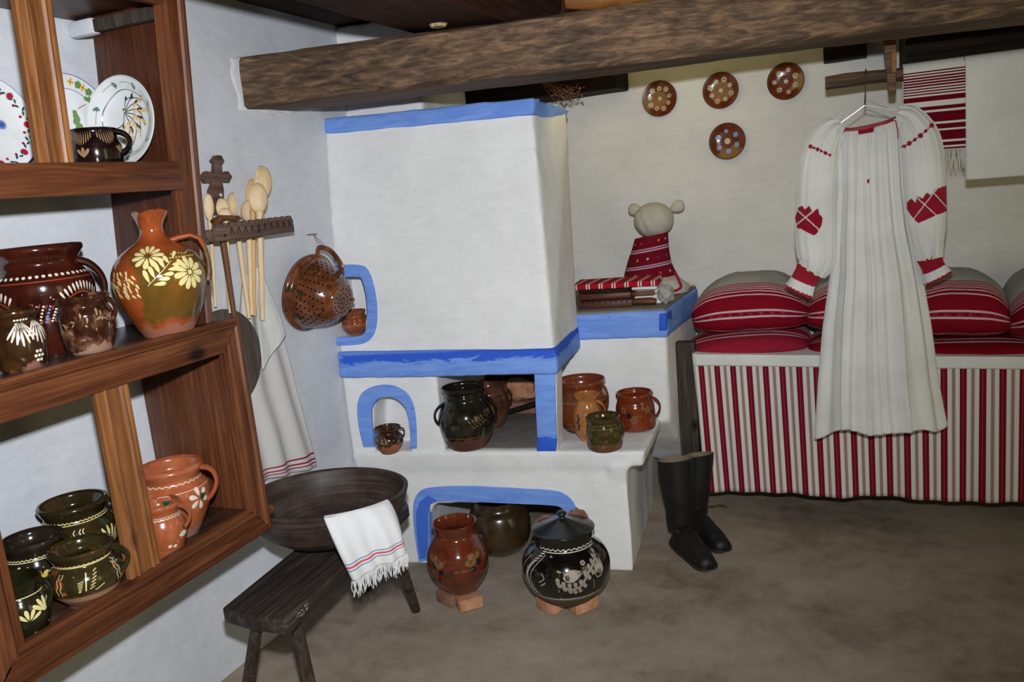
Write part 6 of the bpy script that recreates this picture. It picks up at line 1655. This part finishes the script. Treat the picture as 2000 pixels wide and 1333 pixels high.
# sleeves
def sleeve(path, seed):
    P = crom([(x, y, r) for x, y, r in path], 10); n = len(P) - 1
    def f(u, v, off=0.0):
        t = min(max(v, 0), 1) * n; i = min(int(t), n - 1); q = t - i
        x, y, r = [P[i][j] * (1 - q) + P[i + 1][j] * q for j in range(3)]
        i2 = min(i + 1, n); i1 = max(i - 1, 0); dx, dy = P[i2][0] - P[i1][0], P[i2][1] - P[i1][1]; L_ = hypot(dx, dy) or 1; dx /= L_; dy /= L_
        an = 2 * pi * u; ca, sa = cos(an), sin(an)             # front: sa>0
        g = sin(pi * min(1, v * 1.1)) ; rip = .0042 * (sin(an * 9 + seed + 2.5 * v) + .6 * sin(an * 17 + seed * 2 - v * 2)) * (.45 + (1 - g) * .6 + .25 * sin(v * 6))
        c = D(x + (-dy) * r * ca, y + dx * r * ca)
        dp = r * kD * .62
        return V((c.x + rip * ca, DY - .030 - (dp + rip + off) * sa, c.z))
    return f
sl = sleeve([(1643, 242, 10), (1626, 252, 24), (1606, 285, 33), (1597, 340, 37), (1595, 400, 39), (1594, 460, 40), (1596, 505, 36), (1586, 530, 26)], 1)
sr_ = sleeve([(1752, 222, 12), (1775, 232, 26), (1795, 272, 38), (1803, 330, 40), (1806, 390, 40), (1808, 440, 38), (1811, 480, 30), (1815, 504, 23)], 2)
cufl = sleeve([(1582, 524, 25), (1573, 541, 23), (1565, 560, 27), (1561, 569, 29)], 3); cufr = sleeve([(1813, 500, 22), (1820, 517, 22), (1828, 534, 27), (1832, 542, 30)], 4)
def tubemesh(f, nu=90, nv=60):
    bm = bmesh.new(); grid(bm, f, nu, nv, closeu=True); bmesh.ops.recalc_face_normals(bm, faces=bm.faces); return bm
for f, cf, side in ((sl, cufl, 'l'), (sr_, cufr, 'r')):
    s = link('sleeve', tubemesh(f), M['linen'], dress)
    link('cuff', tubemesh(cf, 48, 16), M['linen_cool'], s)
    link('cuff_band', patch(cf, lambda x, y: True, 0, 1, 0, .46, 48, 8, .0015), M['red_stitch'], s)
    link('cuff_edge', patch(cf, lambda x, y: y > -.7 + .5 * abs(sin(x * 30)), 0, 1, .70, 1.02, 96, 8, .0035), M['red_stitch'], s)
    if side == 'l':
        lz = [(1560, 404), (1568, 403), (1572, 410), (1580, 402), (1586, 412), (1598, 407), (1600, 418), (1607, 426), (1605, 440), (1600, 448), (1596, 456), (1590, 460), (1578, 455), (1566, 448), (1557, 446), (1553, 425)]
        gp = lambda x, y: abs((x - 1573) * .9 - (y - 425)) < 1.6 or abs((x - 1573) * .8 + (y - 425)) < 1.6
        ros = [(1583, 286), (1590, 289), (1597, 292), (1604, 295), (1612, 299), (1621, 303)]
    else:
        lz = [(1771, 396), (1780, 388), (1788, 396), (1792, 384), (1802, 388), (1810, 376), (1818, 382), (1828, 368), (1838, 366), (1850, 362), (1852, 412), (1830, 420), (1812, 428), (1794, 436), (1786, 430), (1777, 418), (1771, 408)]
        gp = lambda x, y: abs((x - 1806) * .9 - (y - 400)) < 1.6 or abs((x - 1806) * 1.3 + (y - 400)) < 1.8 or abs((x - 1840) * 1.1 - (y - 395)) < 1.5
        ros = [(1752, 289), (1766, 286), (1776, 280), (1787, 273), (1798, 265), (1808, 256), (1820, 245)]
    link('elbow_embroidery', pxpatch(f, [lz], -.06, .56, .40, .80, 170, 80, gap=gp), M['red_stitch'], s)
    polys = []
    for j, (rx_, ry_) in enumerate(ros):
        r = 4.6 if j % 2 == 0 else 3.4
        if side == 'r': r *= 1.25
        polys.append([(rx_ + r * cos(q * pi / 8) * (1 if q % 2 else .7), ry_ + r * sin(q * pi / 8) * (1 if q % 2 else .7)) for q in range(16)])
        if j: px_, py_ = ros[j - 1]; polys.append([(px_, py_ - 1), (rx_, ry_ - 1), (rx_, ry_ + 1), (px_, py_ + 1)])
    link('shoulder_rosettes', pxpatch(f, polys, -.06, .56, .04, .46, 260, 110), M['red_stitch'], s)

# ================================================================== boots
def boot(tx, ty, hw, ax_, ay, toe, heel, label, lean=0.0):
    """top centre px, half width px, ankle px, toe and heel px on the floor"""
    T, Hh = atZ(*toe, 0), atZ(*heel, 0); fd = (T - Hh); fd.z = 0; fd.normalize(); Lf = .275; Hh = T - fd * Lf; sd = V((-fd.y, fd.x, 0))
    base = Hh + fd * .05
    pass
    root = thing('boot', base, label, 'boot', 'black leather boots by the stove')
    k = mpp(base); yc = base.y
    Tp = atY(tx, ty, yc + .03); An = atY(ax_, ay, yc + .01)
    rt = hw * k
    secs = [(Tp, rt, rt * .92), (Tp * .75 + An * .25, rt * .98, rt * .88), (Tp * .5 + An * .5, rt * .90, rt * .82), (Tp * .25 + An * .75, rt * .76, rt * .72), (An, rt * .72, rt * .72), (V((base.x + fd.x * .015, base.y + fd.y * .015, .09)), rt * .72, rt * .60), (V((base.x + fd.x * .02, base.y + fd.y * .02, .045)), rt * .72, rt * .55), (V((base.x + fd.x * .02, base.y + fd.y * .02, .012)), rt * .66, rt * .50)]
    S_ = crom([(*c, a, b) for c, a, b in secs], 5); bm = bmesh.new(); seg = 40; rings = []
    for i, q in enumerate(S_):
        c = V(q[:3]); v = i / (len(S_) - 1); row = []
        for j in range(seg):
            an = 2 * pi * j / seg; wr = 1 + (.06 if v < .45 else .16) * noise.noise(V((cos(an) * 1.2, sin(an) * 1.2, v * (4 if v < .45 else 20)))) + (.035 * sin(v * 75 + 2 * cos(an)) if .42 < v < .85 else 0)
            p = c + fd * cos(an) * q[3] * wr + sd * sin(an) * q[4] * wr
            if i < 3: p.z += .014 * cos(an) * (1 - i / 3)
            row.append(bm.verts.new(p))
        rings.append(row)
    inner = []
    for i in range(0, len(S_) // 3):
        q = S_[i]; c = V(q[:3]); row = []
        for j in range(seg):
            an = 2 * pi * j / seg; p = c + fd * cos(an) * (q[3] - .004) + sd * sin(an) * (q[4] - .004)
            if i < 3: p.z += .014 * cos(an) * (1 - i / 3)
            row.append(bm.verts.new(p))
        inner.append(row)
    for a, b in zip(rings, rings[1:]):
        for j in range(seg): bm.faces.new((a[j], a[(j + 1) % seg], b[(j + 1) % seg], b[j])).smooth = True
    bm.faces.new(rings[-1])
    for j in range(seg):
        f = bm.faces.new((rings[0][(j + 1) % seg], rings[0][j], inner[0][j], inner[0][(j + 1) % seg])); f.material_index = 1
    for a, b in zip(inner, inner[1:]):
        for j in range(seg): f = bm.faces.new((a[(j + 1) % seg], a[j], b[j], b[(j + 1) % seg])); f.material_index = 1; f.smooth = True
    f = bm.faces.new(inner[-1][::-1]); f.material_index = 1
    link('shaft', bm, [M['leather'], M['leather_in']], root, origin=base)
    # foot
    st = [(0.0, .030, .030), (.04, .037, .080), (.10, .041, .108), (.16, .042, .092), (.21, .044, .066), (.235, .043, .050), (.262, .036, .038), (.276, .018, .022)]
    bm = bmesh.new(); rings = []
    Q = crom(st, 4)
    for q in Q:
        c = Hh + fd * q[0]; row = []
        for j in range(28):
            an = 2 * pi * j / 28; zz = sin(an); hgt = q[2]
            z = .012 + (hgt * zz if zz > 0 else 0) + (.0 if zz > 0 else .004 * zz)
            wv = 1 + .04 * noise.noise(V((q[0] * 30, an, 2)))
            row.append(bm.verts.new(c + sd * cos(an) * q[1] * wv + V((0, 0, z * wv))))
        rings.append(row)
    for a, b in zip(rings, rings[1:]):
        for j in range(28): bm.faces.new((a[j], a[(j + 1) % 28], b[(j + 1) % 28], b[j])).smooth = True
    bm.faces.new(rings[0]); bm.faces.new(rings[-1]); bmesh.ops.recalc_face_normals(bm, faces=bm.faces)
    link('foot', bm, M['leather'], root, origin=base)
    bm = bmesh.new(); ol = []
    for q in Q: ol.append(Hh + fd * q[0] + sd * (q[1] + .003))
    for q in Q[::-1]: ol.append(Hh + fd * q[0] - sd * (q[1] + .003))
    prism(bm, [p + V((0, 0, .014)) for p in ol], [p + V((0, 0, .002)) for p in ol]); link('sole', bm, M['sole'], root, origin=base)
    bm = bmesh.new(); hl = [Hh + fd * a + sd * b for a, b in ((-.002, -.024), (-.002, .024), (.05, .032), (.06, .0), (.05, -.032))]
    return root
boot(1318, 897, 36, 1330, 1030, (1388, 1116), (1320, 1062), 'front black leather riding boot, the one nearer the stove')
boot(1364, 888, 30, 1358, 1008, (1418, 1080), (1345, 1036), 'rear black leather riding boot, the one nearer the bed')

# ================================================================== small things
# dry flower bunch hanging at the hood's right end
bm = bmesh.new(); fc_ = atY(1100, 178, 3.35); root = thing('dried_flowers', fc_, 'bunch of dried brown flower heads behind the hood top', 'dried flowers')
for j in range(60):
    p = fc_ + V((random.uniform(-.05, .085), random.uniform(-.03, .03), random.uniform(-.035, .02))); r = random.uniform(.003, .0055)
    b = bmesh.new(); bmesh.ops.create_icosphere(b, subdivisions=1, radius=r); bmesh.ops.translate(b, verts=b.verts, vec=p); merge(bm, b)
link('flower_heads', bm, M['paddle_wood'], root, origin=fc_)
bm = bmesh.new()
for j in range(16): p = fc_ + V((random.uniform(-.04, .08), random.uniform(-.03, .03), random.uniform(-.04, .0))); tube(bm, [p, fc_ + V((-.10, 0, .06))], .0009, 4)
link('stems', bm, M['stick_wood'], root, origin=fc_)
# little jug and a log on top of the beam
q = atZ(848, 47, 2.02); q = V((q.x, q.y, 2.024))
c = atZ(848, 48, 2.03)
L = Lathe(V((c.x + .0, c.y + .03, 2.026)), [(.024, 0), (.034, .016), (.040, .038), (.033, .060), (.028, .070), (.032, .082)])
bm = bmesh.new(); L.mesh(bm, wall=.003)
for a in (-40, -22, -4, 14): L.petal(bm, 1, a, .80, 180, .018, .007)
tag(link('small_cup', bm, [M['g_peek'], M['g_blackcup']], origin=L.c), 'tiny cream and brown cup standing on top of the beam', 'cup')
c0, c1 = atZ(1102, 6, 2.06), atZ(1330, -14, 2.06); c0.z = c1.z = 2.066
c0 = V((c0.x, A.y + .2 * (c0.x - A.x) + .07, 2.064)); c1 = V((c0.x + .55, c0.y + .11, 2.064))
bm = bmesh.new(); tube(bm, [c0 + (c1 - c0) * (i / 10) + V((0, 0, .002 * sin(i * 2))) for i in range(11)], [.020, .034] + [.038 + .002 * sin(i) for i in range(9)], 14)
tag(link('log', bm, M['log_wood']), 'orange-brown wooden log lying on top of the beam', 'log')
# fallen leaves
for (x_, y_, r_, l_) in ((1390, 992, 5, 'dry leaf on the floor, closer to the boots'), (1410, 990, -4, 'dry leaf on the floor, further right from the boots')):
    c = atZ(x_, y_, .003); bm = bmesh.new(); a = radians(r_ * 4)
    vs = [bm.verts.new(c + V((x * cos(a) - y * sin(a), x * sin(a) + y * cos(a), .004 * (1 - (x / .03) ** 2)))) for x, y in ((-.03, 0), (-.012, .012), (.012, .011), (.032, 0), (.012, -.010), (-.012, -.011))]
    bm.faces.new(vs); r = bmesh.ops.extrude_face_region(bm, geom=bm.faces[:]); bmesh.ops.translate(bm, vec=(0, 0, .001), verts=[g for g in r['geom'] if isinstance(g, bmesh.types.BMVert)])
    tag(link('leaf', bm, M['leaf'], smooth=False), l_, 'leaf', 'dry leaves on the floor')
